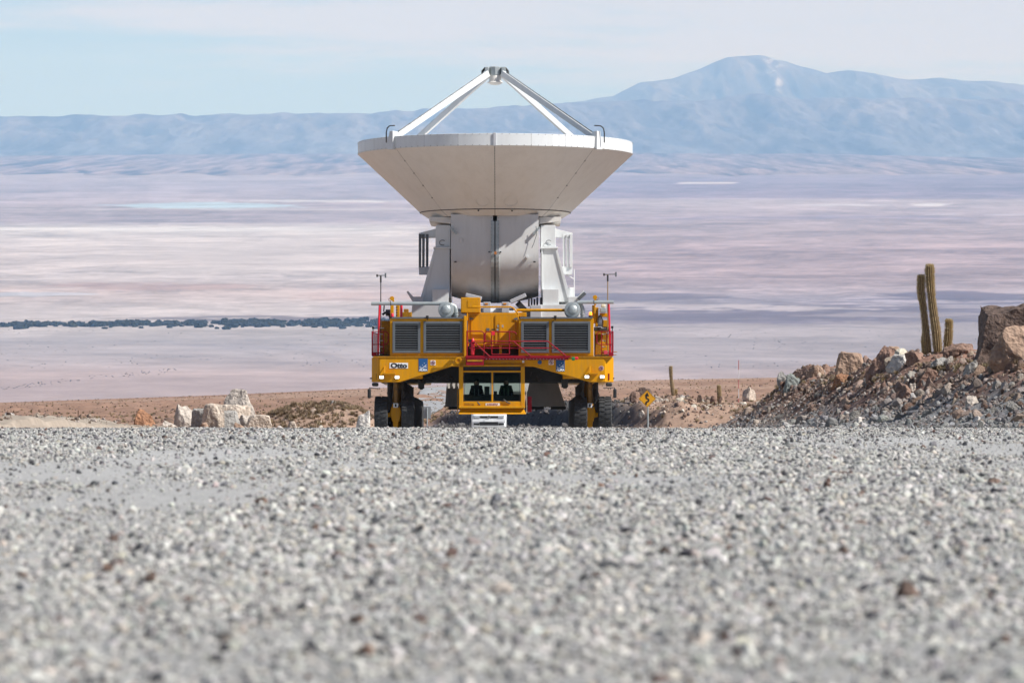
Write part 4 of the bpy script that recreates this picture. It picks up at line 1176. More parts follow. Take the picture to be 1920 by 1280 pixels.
seamM = mat('dark joint', (.10, .095, .09), .8)
# backing shell just inside the panels
q = MB(); q.lathe([(RIM - .06, zr_top - .02), (RIM - .06, zr_bot + .05), (r2 - .03, z2 + .03), (r3 - .03, z3 + .01), (.3, z3 + .03)], 96, flip=False); q.build('backing_shell', seamM, ant)
q = MB(); prof = [(RIM - .10, zr_top - .03)] + [(RIM * .97 * k / 12, zr_top - .5 - 1.7 * (1 - (k / 12) ** 2)) for k in range(12, -1, -1)]
prof[-1] = (.001, prof[-1][1]); q.lathe(prof, 64, flip=True); q.build('reflector_surface', mat('reflector aluminium', (.6, .6, .6), .5, metal=.5), ant)
g = R(.075)
for k in range(8):
    A0, A1 = R(45 * k) + g, R(45 * (k + 1)) - g
    q = MB(); q.lathe([(RIM - .02, zr_bot), (r2, z2)], 12, a0=A0, a1=A1, flip=False); q.build('cone_panel', M['shell'], ant)
    q = MB(); gg = R(.11); q.lathe([(r2, z2 - .02), (r3, z3)], 12, a0=A0 + gg * 1, a1=A1 - gg); q.build('lower_cone_panel', M['shell'], ant)
for k in range(24):
    A0, A1 = R(15 * k) + R(.03), R(15 * (k + 1)) - R(.03)
    q = MB(); q.lathe([(RIM - .16, zr_top - .03), (RIM - .14, zr_top), (RIM - .01, zr_top), (RIM, zr_top - .012), (RIM, zr_bot + .01), (RIM - .015, zr_bot)], 5, a0=A0, a1=A1, flip=False)
    q.build('rim_panel', WH, ant)
# bolt rows: rim edge and seams
q = MB()
for k in range(120):
    a = 2 * math.pi * k / 120
    for zz in (zr_top - .03, zr_bot + .035):
        Mx = Matrix.Rotation(a, 4, 'Z') @ Matrix.Translation((0, -RIM, zz)); q.box(-.012, .012, -.012, .004, -.012, .012, Mx)
for k in range(40):
    t_ = k / 39; r_ = RIM - .02 + (r2 - RIM + .02) * t_; zz = zr_bot + (z2 - zr_bot) * t_
    q.box(-.016, .016, -r_ - .012, -r_ + .01, zz - .015, zz + .015)
for a in (-45, 45):
    for k in range(1, 5):
        t_ = k / 5; r_ = RIM - .02 + (r2 - RIM + .02) * t_; zz = zr_bot + (z2 - zr_bot) * t_
        Mx = Matrix.Rotation(R(a), 4, 'Z') @ Matrix.Translation((0, -r_, zz)); q.box(-.025, .025, -.02, .01, -.025, .025, Mx)
for k in range(48):
    a = 2 * math.pi * k / 48
    Mx = Matrix.Rotation(a, 4, 'Z') @ Matrix.Translation((0, -r2, z2 - .01)); q.box(-.02, .02, -.025, .01, -.02, .02, Mx)
tag(q.build('bolt', seamM, ant), kind='stuff')
q = MB(); q.lathe([(r2 + .004, z2 + .012), (r2 + .02, z2 - .01), (r2 + .002, z2 - .03)], 96); q.build('cone_joint_ring', seamM, ant)
# front rim joint cover and round hatches on the cone
q = MB(); q.box(-.06, .06, -RIM - .05, -RIM + .02, zr_bot - .02, zr_top + .02); q.build('rim_joint_cover', M['greywhite'], ant, bevel=.01)
cn = math.atan2(RIM - r2, zr_bot - z2)
for x in (905, 958.5):
    t_ = .88; r_ = RIM + (r2 - RIM) * t_; zz = zr_bot + (z2 - zr_bot) * t_
    a = math.asin(((x - 928.5) / 43.8) / r_)
    Mx = Matrix.Rotation(a, 4, 'Z') @ Matrix.Translation((0, -r_, zz)) @ Matrix.Rotation(math.pi - cn + math.pi / 2 * 0, 4, 'X') @ Matrix.Rotation(0, 4, 'Z')
    Mx = Matrix.Rotation(a, 4, 'Z') @ Matrix.Translation((0, -r_ - .004, zz - .004)) @ Matrix.Rotation(math.pi / 2 + (math.pi / 2 - cn), 4, 'X')
    q = MB(); q.lathe([(.27, .0), (.27, .012), (.295, .012), (.295, .0)], 36, Mx); q.build('round_hatch', M['shell'], ant)
# step ring under the cone (left and right of the cabin)
zc = ap(930, 417, -2.4).z
for s in (-1, 1):
    q = MB(); pts = [(s * 1.90, z3 - .01), (s * 2.86, z3 - .01), (s * 2.84, z3 - .2), (s * 1.90, zc - .04)]
    if s > 0: pts = pts[::-1]
    q.prism(pts, -1.9, 2.2); q.build('step_casing', M['shell'], ant, bevel=.01)
# quadripod
ztop = ap(928, 139, 0).z
zs = zr_top - .05
for (a, front) in ((-47, 1), (47, 1), (133, 0), (-133, 0)):
    ar = R(a)
    f0 = Vector((math.sin(ar) * 5.86, -math.cos(ar) * 5.86, zs - (.0 if front else .2))); f1 = Vector((math.sin(ar) * .42, -math.cos(ar) * .42, ztop))
    q = MB(); q.beam(f0, f1, .15, .235, .15, .27); lg = q.build('support_leg', WH, ant, bevel=.02)
    d = (f1 - f0); n_ = Vector((0, 0, 1)); upv = (n_ - d.normalized() * d.normalized().z).normalized() * .14
    q = MB(); q.tube([f0 + upv + d * .02, f0 + upv + d * .5, f0 + upv + d * .97], .022, 6)
    for k in range(9): p_ = f0 + d * (k + .5) / 9 + upv * .95; q.box(p_.x - .03, p_.x + .03, p_.y - .03, p_.y + .03, p_.z - .03, p_.z + .03)
    q.build('leg_cable', M['grey'], lg)
    if front:
        o_ = Vector((math.sin(ar), -math.cos(ar), 0))
        q = MB(); q.beam(o_ * 5.97 + Vector((0, 0, zr_bot - .05)), o_ * 5.92 + Vector((0, 0, zr_top + .22)), .34, .30, .22, .30, up=o_); q.build('leg_foot', WH, ant, bevel=.02)
        side = Vector((-.16 if a < 0 else .2, 0, 0))
        b0 = o_ * 6.12 + Vector((0, 0, zr_bot + .25)) + side
        q = MB(); q.tube([b0, b0 + Vector((0, 0, .45)), b0 + Vector((.04 if a < 0 else -.04, 0, .62)), b0 + Vector((.14 if a < 0 else -.16, 0, .72)), b0 + Vector((.36 if a < 0 else -.42, .1, .74))], .026, 8); q.build('cable_loop', M['black'], lg)
# apex unit
zA = ap(928, 126, 0).z; zB = ap(928, 142, 0).z; zC = ap(928, 154, 0).z; zD = ap(928, 159, 0).z
q = MB(); q.lathe([(.001, zA + .02), (.24, zA + .01), (.30, zA - .03), (.29, zB + .03), (.27, zB), (.001, zB)], 10, smooth=False); q.build('apex_housing', M['steel'], ant)
q = MB(); q.lathe([(.26, zB), (.27, zB - .02), (.26, zC + .02), (.33, zC), (.345, zC - .03), (.20, zD), (.001, zD - .01)], 28); q.build('secondary_mirror', M['shell'], ant)
for s in (-1, 1):
    q = MB()
    for k in range(3): q.tube([(s * .28, -.25 + .1 * k, zA - .05), (s * .45, -.3 + .1 * k, zA - .04 - .04 * k), (s * .60, -.3 + .1 * k, zA - .22 - .05 * k)], .022, 6)
    q.build('apex_cable', M['black'], ant)
    q = MB(); q.box(s * .36 - .10, s * .36 + .10, -.34, .34, zA - .36, zA - .02); q.build('apex_bracket', M['steel'], ant, bevel=.03)
# receiver cabin: two curved cladding panels folded at a centre post
xc0 = ap(845.5, 500, -2.6).x; xc1 = ap(1010, 500, -2.6).x
zt_ = ap(928, 402, -2.6).z; zb_ = ap(928, 566, -2.0).z
def cab_prof(n=26):
    pr_ = []; H_ = zt_ - zb_
    for k in range(n + 1):
        t_ = k / n
        if t_ < .42: y = -2.72; z = zt_ - t_ * H_ * 1.02
        else:
            th = (t_ - .42) / .58 * R(88); rr_y = 2.3; rr_z = H_ * (1 - .42 * 1.02)
            y = -2.72 + rr_y * (1 - math.cos(th)); z = zt_ - .42 * 1.02 * H_ - rr_z * math.sin(th)
        pr_.append((y, z))
    return pr_
pf = cab_prof()
for x0, x1, fold in ((xc0, -.09, 1), (.09, xc1, -1)):
    q = MB(); nx = 10; vs = []
    for (y, z) in pf:
        for j in range(nx + 1):
            x = x0 + (x1 - x0) * j / nx
            f = abs(x) / 1.9
            cz = .22 * f * f if (z - zb_) < 1.3 else 0
            kk = max(0, 1 - (z - zb_) / 1.4)
            vs.append((x, y + .10 * f, z + .30 * f * f * kk ** 1.5))
    fs = [(i * (nx + 1) + j, i * (nx + 1) + j + 1, (i + 1) * (nx + 1) + j + 1, (i + 1) * (nx + 1) + j)[::-1] for i in range(len(pf) - 1) for j in range(nx)]
    q.add(vs, fs, True); q.build('cabin_panel', M['cabin'], ant, sharp=60)
q = MB(); q.prism([(xc0 + .03, zb_ + .5), (xc0 + .03, zt_ - .01), (xc1 - .03, zt_ - .01), (xc1 - .03, zb_ + .9), (1.2, zb_ + .75), (0, zb_ + .7), (-1.2, zb_ + .75)], -1.5, 2.2); q.build('cabin_core', M['greywhite'], ant)
for s, x_ in ((-1, xc0), (1, xc1)):
    q = MB()
    vs = [(x_, y + .10, z) for y, z in pf] + [(x_, 1.9, z) for y, z in pf]; n = len(pf)
    q.add(vs, [((i, i + 1, n + i + 1, n + i) if s < 0 else (n + i, n + i + 1, i + 1, i)) for i in range(n - 1)]); q.build('cabin_side', WH, ant)
for x0, x1, m in ((-.17, -.03, 'cabin'), (-.028, .028, 'seam2'), (.03, .17, 'cabin')):
    q = MB(); vs = []
    pp_ = [p for p in pf if p[1] < zt_ - .25]
    dpt = .05 if m == 'cabin' else .02
    for (y, z) in pp_: vs += [(x0, y - dpt, z), (x1, y - dpt, z), (x1, y + .1, z), (x0, y + .1, z)]
    fs = []
    for i in range(len(pp_) - 1):
        for j in range(4): fs.append((i * 4 + j, i * 4 + (j + 1) % 4, (i + 1) * 4 + (j + 1) % 4, (i + 1) * 4 + j)[::-1])
    fs.append((0, 1, 2, 3)); q.add(vs, fs); q.build('centre_post', M['steel'] if m == 'cabin' else M['grey'], ant)
q = MB()
for k in range(1, len(pf) - 2):
    y, z = pf[k]
    for x in (-.16, .16): q.box(x - .012, x + .012, y - .07, y - .045, z - .012, z + .012)
tag(q.build('post_bolt', M['grey'], ant), kind='stuff')
for x, y in ((854, 491), (1002, 491), (917, 472.5), (938.5, 472.5), (897, 395), (960, 395.5)):
    q = MB(); p = ap(x, y, -2.66 if y > 400 else -3.2); w = .05 if y == 491 else .03; q.box(p.x - w, p.x + w, p.y - .12, p.y + .05, p.z - .025, p.z + .025); q.build('cabin_fitting', M['black'], ant)
q = MB(); p = ap(929, 474, -2.8); q.box(p.x - .05, p.x + .05, p.y - .08, p.y, p.z - .07, p.z + .05); q.build('orange_latch', mat('rust orange', (.45, .16, .04), .7), ant)
for x0, s in ((846, 1), (1001, -1)):
    q = MB()
    for k in range(4): p = ap(x0 + k * 3 * (1 if s > 0 else 1), 428 + (k * 3 if s > 0 else 9 - k * 3), -2.7); q.box(p.x - .03, p.x + .05, p.y - .10, p.y, p.z - .06, p.z + .06)
    q.build('hinge_block', M['steel'], ant)
q = MB(); p = ap(989, 482, -2.7); q.box(p.x - .06, p.x + .06, p.y - .1, p.y + .05, p.z - .05, p.z + .05); q.build('latch', WH, ant, bevel=.01)
panel2 = MB(); p = ap(864.5, 450, -2.72); panel2.box(p.x - .06, p.x + .06, p.y - .01, p.y + .05, p.z - .10, p.z + .10); panel2.build('cabin_hatch', M['cabin'], ant, bevel=.01)
q = MB(); bar_ = [ap(1005, 424, -2.8), ap(1006, 440, -2.8), ap(1001, 456, -2.8), ap(997, 465, -2.78)]; q.tube(bar_, .012, 6); q.build('hanging_cable', M['black'], ant)

# yoke arms
for s in (-1, 1):
    def X(a): return a if s < 0 else 1858.5 - a
    def poly_(pts, y0, dep, nm, m, bev=.015):
        pp = [ap(X(x), y, y0) for x, y in pts]; pp = [(p.x, p.z) for p in pp]
        ar = sum(pp[i][0] * pp[(i + 1) % len(pp)][1] - pp[(i + 1) % len(pp)][0] * pp[i][1] for i in range(len(pp)))
        if ar > 0: pp = pp[::-1]
        q = MB(); q.prism(pp, y0, y0 + dep); return q.build(nm, m, ant, bevel=bev)
    poly_([(817, 424), (819, 422), (844.5, 422), (844.5, 462.5), (816.5, 462.5)], -1.9, 3.4, 'bearing_housing', WH)
    poly_([(812.5, 462.6), (845, 462.6), (845, 466.5), (812.5, 466.5)], -2.05, 3.8, 'arm_flange', WH)
    poly_([(814, 466.6), (843.5, 466.6), (843.5, 566), (786.5, 566)], -1.95, 3.6, 'yoke_arm', WH)
    poly_([(814, 466.8), (817.5, 466.8), (793, 566), (786.5, 566)], -2.0, .06, 'arm_stiffener', WH, .005)
    poly_([(840.6, 466.8), (843, 466.8), (843, 566), (840.6, 566)], -2.0, .06, 'arm_stiffener', WH, .005)
    bxp = poly_([(810.5, 542), (841, 542), (841, 571), (810.5, 571)], -2.35, .38, 'junction_box', WH)
    poly_([(785, 437), (818, 428.5), (818, 445), (785, 446.5)] if True else 0, -1.2, .5, 'duct_arm', WH)
    for k, x in enumerate((785, 791.5, 798.5)):
        poly_([(x, 439), (x + 5.0, 439), (x + 4.4, 501), (x, 501)], -1.32 + .05 * k, .35, 'duct_fin', M['grey'] if s < 0 else WH, .006)  # left fins in a darker grey than the right ones, as painted shade
    poly_([(785, 500), (806, 500), (801, 514.5), (785.5, 514.5)], -1.25, .5, 'duct_base', M['greywhite'] if s < 0 else WH)  # left base greyed in colour for the shade on that side
    q = MB()  # handle loop on the housing
    c0 = ap(X(829.5), 455, -1.95); q.tube([c0 + Vector((.13 * math.cos(R(t_)), 0, .11 * math.sin(R(t_)))) for t_ in range(40, 340, 30)], .014, 6); q.build('handle_ring', M['grey'], ant)
    # base wings
    poly_([(775, 556), (793, 556), (793, 571), (777, 571), (762, 547), (765, 545)], -2.3, .6, 'outrigger_bracket', M['greywhite'] if s < 0 else WH)  # left bracket coloured greyer, standing in for its shaded side
    poly_([(773, 571), (846, 571), (846, 602), (770, 602)], -2.5, 4.6, 'azimuth_box', M['greywhite'] if s < 0 else WH)  # left box likewise greyed as if in shade
    q = MB(); abox(q, min(X(838), X(846)), 558, max(X(838), X(846)), 574, -2.2, .4); q.build('motor_block', M['dark'], ant)
q = MB()  # right-hand ladder frame with brace, only on that side
p0 = ap(1076.5, 505, -1.0); q.tube([p0, ap(1077, 570, -1.0)], .022, 6); q.tube([ap(1060, 514, -1.0), ap(1076.5, 523, -1.0)], .02, 6); q.build('ladder_frame', WH, ant)
q = MB(); abox(q, 1063, 539, 1077.5, 566, -.9, .5); q.build('equipment_box', WH, ant, bevel=.02)
q = MB(); a = ap(1084, 561, -2.4); b = ap(1097.5, 549, -2.4); q.beam(a, b, .14, .5, up=(0, 1, 0)); q.build('light_bar', M['grey'], ant, bevel=.02)
# ring of the azimuth bearing and blocks around the post foot
q = MB(); z0_ = ap(928, 590, -2.6).z; q.lathe([(.001, z0_ + .3), (2.1, z0_ + .3), (2.3, z0_ + .15), (2.3, z0_ - 1.2), (.001, z0_ - 1.2)], 48); q.build('azimuth_bearing', M['greywhite'], ant)
for x in (913, 947.5):
    q = MB(); abox(q, x - 7, 566, x + 7, 586, -2.5, .7); fb_ = q.build('drive_box', M['greywhite'], ant, bevel=.015)
    q = MB(); abox(q, x - 4, 568, x + 2, 571, -2.515, .012); q.build('warning_label', mat('orange label', (.7, .25, .02), .5), fb_)
for s, pts in ((-1, ((873, 553), (903, 560))), (1, ((957, 566), (986, 553)))):
    q = MB(); q.beam(ap(*pts[0], -2.1), ap(*pts[1], -2.1), .17, .5, up=(0, 1, 0)); q.build('cable_tray', M['greywhite'], ant, bevel=.02)
q = MB(); q.beam(ap(970, 567, -1.8), ap(985, 583, -1.8), .25, .3, up=(0, 1, 0)); q.build('strut', M['dark'], ant)
for k in range(4):
    q = MB(); x = 990 + k * 5.2; abox(q, x, 560 - (k % 2) * 3, x + 3.4, 574, -2.0 + .1 * k, .3); q.build('motor_block', M['dark'], ant, bevel=.01)
q = MB(); abox(q, 994, 572, 1015, 597, -2.6, 1.2); q.build('control_box', M['greywhite'], ant, bevel=.02)
# pedestal hanging between the beams, three-sided foot
zU = ap(930, 700, -3.0).z; zV = ap(930, 762, -3.0).z
top_r = [(-1.95, -2.2), (2.35, -2.2), (2.0, 2.4), (-1.6, 2.4)]
bot_r_unused = [(-2.15, -3.0), (3.05, -3.0), (2.4, 2.8), (-1.8, 2.8)]
def leg4(b, t): 
    q = MB(); vs = [(x, y, zV) for x, y in b] + [(x, y, zU + .9) for x, y in t]
    q.add(vs, [(3, 2, 1, 0), (4, 5, 6, 7), (0, 1, 5, 4), (1, 2, 6, 5), (2, 3, 7, 6), (3, 0, 4, 7)]); return q.build('pedestal_leg', M['pedestal'], ant, bevel=.03)
leg4([(-2.15, -3.0), (-1.42, -3.0), (-1.3, -1.8), (-1.9, -1.8)], [(-1.95, -2.2), (-1.2, -2.2), (-1.2, -1.2), (-1.8, -1.2)])
leg4([(1.25, -3.0), (3.05, -3.0), (2.7, -1.4), (1.5, -1.4)], [(1.95, -2.2), (2.0, -2.2), (2.0, -1.2), (1.9, -1.2)])
leg4([(1.25, -3.01), (3.05, -3.01), (2.7, -1.42), (1.5, -1.42)], [(1.75, -2.22), (2.3, -2.22), (2.2, -1.22), (1.8, -1.22)])
for x in (-1.95, -1.72, -1.50):
    q = MB(); q.beam((x - .16, -3.02, zV), (x, -2.25, zU + 1.0), .05, .05); q.build('pedestal_rib', M['pedestal'], ant)
for (x0, x1) in ((-2.0, -1.2), (2.4, 3.05), (1.3, 2.1)):
    q = MB(); q.box(x0, x1, -3.0, -2.4, zV - .12, zV + .001); q.build('pedestal_foot', M['dark'], ant, bevel=.01)
# load-bearing cross girders so that the antenna rests on the side beams
for y0 in (-4.2, 3.2):
    q = MB(); q.box(-4.4, 4.4, y0, y0 + .9, zt + .05 if y0 > 0 else zt - .3, zt + .5 if y0 > 0 else zt + .05); g_ = q.build('support_girder', M['greywhite'], ant)
q = MB(); q.lathe([(.001, z0_ - 1.0), (2.3, z0_ - 1.0), (2.3, zU + 1.1), (.001, zU + 1.1)], 40); q.build('azimuth_column', M['greywhite'], ant)

# ================================================================== ROADSIDE
_hy = np.concatenate([np.arange(78, 320, .25), np.geomspace(320, 1300, 300)])
def hit(px, py, fn=ground, ys=_hy):
    """where the line of sight through a photo pixel meets the ground; the crest it just clears if it misses"""
    a = at(px, py, 100.0); d = (a - Vector((0, 0, CAMZ))) / 100.0
    X = d.x * ys; Z = CAMZ + d.z * ys
    g = fn(X, ys)
    e = (g - Z) / ys
    i = np.argmax(e > 0) if (e > 0).any() else int(np.argmax(e))
    return Vector((X[i], ys[i], float(g[i])))
def road_hit(px, py): return hit(px, py, lambda X, Y: road_surface(X, Y), np.arange(5, 95, .02))

def rockmat(name, col, col2=None, k=.6, ns=2.0, bump=.6):
    
    m = mat(name, col, .9, spec=.2, noise=.42, nscale=ns * 1.7, dirt=(col2 or tuple(c * .45 for c in col), k), bump=1.0, bscale=7)
    m.node_tree.nodes['Bump'].inputs['Distance'].default_value = .13
    return m
RM = dict(tan=rockmat('tan sandstone', (.38, .265, .195), (.26, .165, .12)), red=rockmat('reddish rock', (.30, .19, .145), (.19, .12, .095)), pale=rockmat('pale rock', (.52, .46, .40), (.30, .26, .22)),
          grey=rockmat('grey rock', (.36, .345, .32), (.20, .18, .165)), blue=rockmat('grey green rock', (.24, .26, .245), (.15, .155, .145)), dark=rockmat('dark weathered rock', (.13, .095, .08), (.30, .20, .15), .45, 2.2),
          cream=rockmat('cream rock', (.55, .47, .39), (.38, .26, .18)), orange=rockmat('orange brown rock', (.36, .19, .11), (.20, .11, .07)), brown=rockmat('brown rock', (.26, .17, .13), (.13, .09, .07)), white=rockmat('whitish rock', (.62, .59, .55), (.42, .35, .28)))
_vs = {}
def rock(px, py, w, h, mkey, label, seed, dep=None, flat=1.0, sub=4, Y=None, wedge=0, flat_top=0, cat='rock', group=None, planes=11, sink=.22, tilt=None, name='boulder'):
    """px,py = middle of the visible base in the photo; w,h = visible size in photo pixels"""
    p = hit(px, py)
    if Y is not None:
        q_ = at(px, py, Y); p = Vector((q_.x, Y, q_.z))
    s = p.y / FPX
    W_, H_ = w * s, h * s
    if Y is not None:
        g_ = gz(p.x, Y + W_ * .3); ex_ = min(max(0, p.z - g_), .8); H_ += ex_; W_ *= 1.12; p.z -= ex_
    D_ = dep * W_ if dep else W_ * .8
    if Y is not None and not flat_top: flat_top = .78
    me = rock_mesh(name, seed, sub, (1, 1, 1), planes, .10 if Y is None else .065, RM[mkey])
    co = np.empty(len(me.vertices) * 3, np.float32); me.vertices.foreach_get('co', co); co = co.reshape(-1, 3)
    if wedge: co[:, 2] = np.where(co[:, 2] > -.1, -.1 + (co[:, 2] + .1) * (1 - wedge * (co[:, 0] * .5 + .5)), co[:, 2])
    if flat_top: co[:, 2] = np.where(co[:, 2] > flat_top, flat_top + (co[:, 2] - flat_top) * .15, co[:, 2])
    lo, hi_ = co.min(0), co.max(0)
    co[:, 0] = (co[:, 0] - (lo[0] + hi_[0]) / 2) * W_ / (hi_[0] - lo[0]); co[:, 1] = (co[:, 1] - (lo[1] + hi_[1]) / 2) * D_ / (hi_[1] - lo[1])
    co[:, 2] *= H_ * .92 / hi_[2]
    me.vertices.foreach_set('co', co.reshape(-1)); me.update()
    o = bpy.data.objects.new(name, me); COL.objects.link(o)
    o.location = (p.x, p.y + D_ * .35, p.z + H_ * .08)
    r = random.Random(seed)
    o.rotation_euler = tilt or (r.uniform(-.06, .06), r.uniform(-.07, .07), r.uniform(-.5, .5))
    tag(o, label, cat, group)
    return o
# right bank: the big ones
rock(1906, 666, 196, 108, 'dark', 'huge dark weathered boulder behind the cactus, topmost on the right bank', 23, flat_top=.99, wedge=-.45, Y=hit(1900, 664).y + 2.6, sub=5, planes=9, sink=.2)
rock(1932, 666, 160, 70, 'tan', 'large smooth tan boulder leaning against the huge dark boulder', 14, sub=5, planes=7, dep=.5, sink=.2)
rock(1592, 703, 68, 44, 'tan', 'flat-topped tan boulder perched on the left end of the right bank crest', 77, sub=5, planes=9, wedge=.35, flat_top=.42, tilt=(0, 0, .2), sink=.15)
rock(1652, 697, 56, 48, 'red', 'reddish pointed boulder right of the perched flat-topped boulder', 6, sub=5)
rock(1641, 706, 36, 24, 'white', 'small white rock in front of the reddish pointed boulder', 7)
rock(1690, 690, 52, 24, 'white', 'squarish whitish boulder left of the tall cactus', 8, sub=5)
rock(1680, 667, 30, 16, 'tan', 'small rounded tan rock behind the squarish whitish boulder', 9)
rock(1722, 678, 48, 14, 'red', 'flat reddish slab between whitish boulder and cactus foot', 10)
rock(1797, 668, 66, 23, 'brown', 'low rounded brown boulder right of the short cactus stem', 11, sub=5)
rock(1762, 690, 34, 18, 'grey', 'small grey rock at the foot of the tall cactus', 12)
rock(1405, 752, 27, 26, 'cream', 'cream rounded rock at the left tip of the right bank', 13)
rock(1486, 728, 34, 28, 'blue', 'grey green rock on the bank right of the cream rounded rock', 15)
rock(1470, 718, 26, 22, 'grey', 'grey rock just behind the grey green rock on the bank', 16)
rock(1550, 700, 26, 16, 'brown', 'dark brown rock left of the perched flat-topped boulder', 17)
rock(1577, 722, 38, 22, 'orange', 'orange brown block below the perched flat-topped boulder', 18)
rock(1530, 706, 34, 20, 'tan', 'tan rubble rock on the crest left of the dark brown rock', 19)
rock(1740, 716, 40, 26, 'red', 'red brown boulder half buried below the cactus', 20)
rock(1822, 700, 30, 24, 'grey', 'grey rock on the slope below the low brown boulder', 21)
rock(1700, 745, 34, 24, 'brown', 'brown rock on the middle of the right bank slope', 22)
rock(1712, 735, 22, 16, 'pale', 'pale rock beside the brown rock on the middle of the slope', 23)
rock(1823, 762, 26, 20, 'pale', 'pale rock low on the right bank slope', 24)
rock(1612, 792, 14, 11, 'white', 'small white stone at the foot of the right bank', 25, sub=3, name='stone')
rock(1832, 791, 17, 11, 'white', 'white stone by the road edge at the far right', 26, sub=3, name='stone')
rock(1850, 793, 11, 8, 'grey', 'small grey stone beside the white stone at the far right', 27, sub=3, name='stone')
# left verge
rock(276, 797, 56, 30, 'orange', 'orange brown wedge-shaped rock on the left road edge', 31, Y=212, sub=5, planes=6, wedge=.7, flat_top=.9, tilt=(0, 0, .1))
rock(322, 800, 34, 12, 'pale', 'low pale rock right of the orange wedge-shaped rock', 32, Y=210)
rock(353, 800, 50, 42, 'pale', 'pale grey boulder at the left end of the boulder cluster', 33, Y=219, sub=5)
rock(378, 800, 44, 34, 'grey', 'dark streaked grey boulder second in the cluster', 34, Y=214, sub=5)
rock(443, 776, 56, 46, 'pale', 'pale rounded boulder on top of the left cluster', 35, Y=226, sub=5, sink=.3)
rock(432, 797, 84, 38, 'cream', 'big cream boulder in the middle of the left cluster', 36, Y=221, sub=5)
rock(400, 802, 40, 46, 'cream', 'tan and cream boulder at the front of the left cluster', 37, Y=213, sub=5)
rock(436, 802, 30, 32, 'grey', 'grey white rock between the cream boulders', 38, Y=212)
rock(460, 803, 30, 26, 'pale', 'pale rock right of the grey white rock in the cluster', 39, Y=214)
rock(486, 804, 46, 26, 'cream', 'pinkish cream rock at the right end of the cluster', 40, Y=212)
rock(501, 800, 14, 20, 'dark', 'small dark rock at the far right of the cluster', 41, Y=217)
rock(382, 804, 16, 12, 'tan', 'small tan stone before the grey boulder of the cluster', 42, Y=208, sub=3, name='stone')
rock(448, 805, 18, 13, 'tan', 'small tan stone before the pale rocks of the cluster', 43, Y=208, sub=3, name='stone')
rock(626, 770, 18, 20, 'grey', 'upright grey rock on top of the left scrub mound', 44, Y=224)
rock(681, 803, 28, 34, 'white', 'white and orange rock beside the left front wheels', 45, Y=208, sub=5)
rock(548, 804, 26, 14, 'cream', 'low cream rock at the foot of the scrub mound', 46, Y=202)
rock(100, 792, 22, 9, 'white', 'flat white stone on the sandy edge at left', 47, Y=150, sub=3, name='stone')
rock(60, 790, 16, 9, 'pale', 'small pale stone left of the flat white stone', 48, Y=150, sub=3, name='stone')
rock(16, 788, 32, 14, 'white', 'white stone at the far left edge of the sandy verge', 49, Y=150, sub=3, name='stone')
rock(20, 780, 12, 8, 'grey', 'small grey stone behind the white stone at far left', 50, Y=156, sub=3, name='stone')
# rocks near the sign, beyond the bend
rock(1201, 742, 22, 16, 'dark', 'dark rock on the rubble heap behind the warning sign', 51, Y=262)
rock(1216, 738, 16, 10, 'dark', 'small dark rock crowning the rubble heap behind the sign', 52, Y=263, sub=3)
rock(1190, 748, 18, 14, 'brown', 'brown rock left on the rubble heap behind the sign', 53, Y=261)
rock(1236, 754, 16, 12, 'pale', 'pale tilted rock right of the warning sign', 54)
rock(1205, 780, 16, 11, 'pale', 'pale rock behind the post of the warning sign', 55, sub=3)
rock(1352, 752, 14, 9, 'tan', 'tan rock at the foot of the single short cactus', 56, Y=266, sub=3)
rock(1148 + 190, 750, 12, 8, 'brown', 'brown stone left of the single short cactus', 57, Y=266, sub=3, name='stone')
rock(1312, 748, 10, 8, 'dark', 'small dark stone between the two far cacti', 58, Y=266, sub=3, name='stone')
# many look-alike rocks in the face of the right bank
var = [rock_mesh('rock', 500 + i, 3, (1, 1, 1), 12, .08, RM[k]) for i, k in enumerate(['red', 'brown', 'tan', 'red', 'grey', 'tan', 'brown', 'pale', 'red', 'dark'])]
rr_ = random.Random(5); cnt = 0
GN = {}
while cnt < 120:
    px = rr_.uniform(1370, 1930); crest = np.interp(px, [1370, 1400, 1480, 1600, 1750, 1930], [782, 758, 712, 702, 680, 664])
    py = crest + (790 - crest) * rr_.random() ** 1.25
    p = hit(px, py)
    if p.x < foot(p.y) + .5 or p.y > 240: continue
    hgt = (790 - py) / 110
    ms = [m for m in range(10)]
    v = rr_.choice([4, 7, 4, 6, 9, 2]) if hgt < .3 else rr_.choice(ms)
    s = rr_.choice([.055, .07, .09, .11, .15, .2]) * rr_.uniform(.8, 1.25)
    o = bpy.data.objects.new('rock', var[v]); COL.objects.link(o)
    o.location = p + Vector((0, 0, s * .15)); o.rotation_euler = (rr_.uniform(0, 6), rr_.uniform(0, 6), rr_.uniform(0, 6)); o.scale = (s * rr_.uniform(.9, 1.6), s, s * rr_.uniform(.6, .9))
    kn = ['reddish', 'brown', 'tan', 'reddish', 'grey', 'tan', 'brown', 'pale', 'reddish', 'dark'][v]
    zn = 'near its foot' if hgt < .33 else ('on its middle slope' if hgt < .7 else 'just below its crest')
    sec = 'left end of the right bank' if px < 1520 else ('right bank below the perched boulders' if px < 1700 else 'right bank below the cactus')
    tag(o, f'{kn} angular rock in the {sec}, {zn}', 'rock', f'{kn} rubble rocks, {sec}, {zn}'); cnt += 1
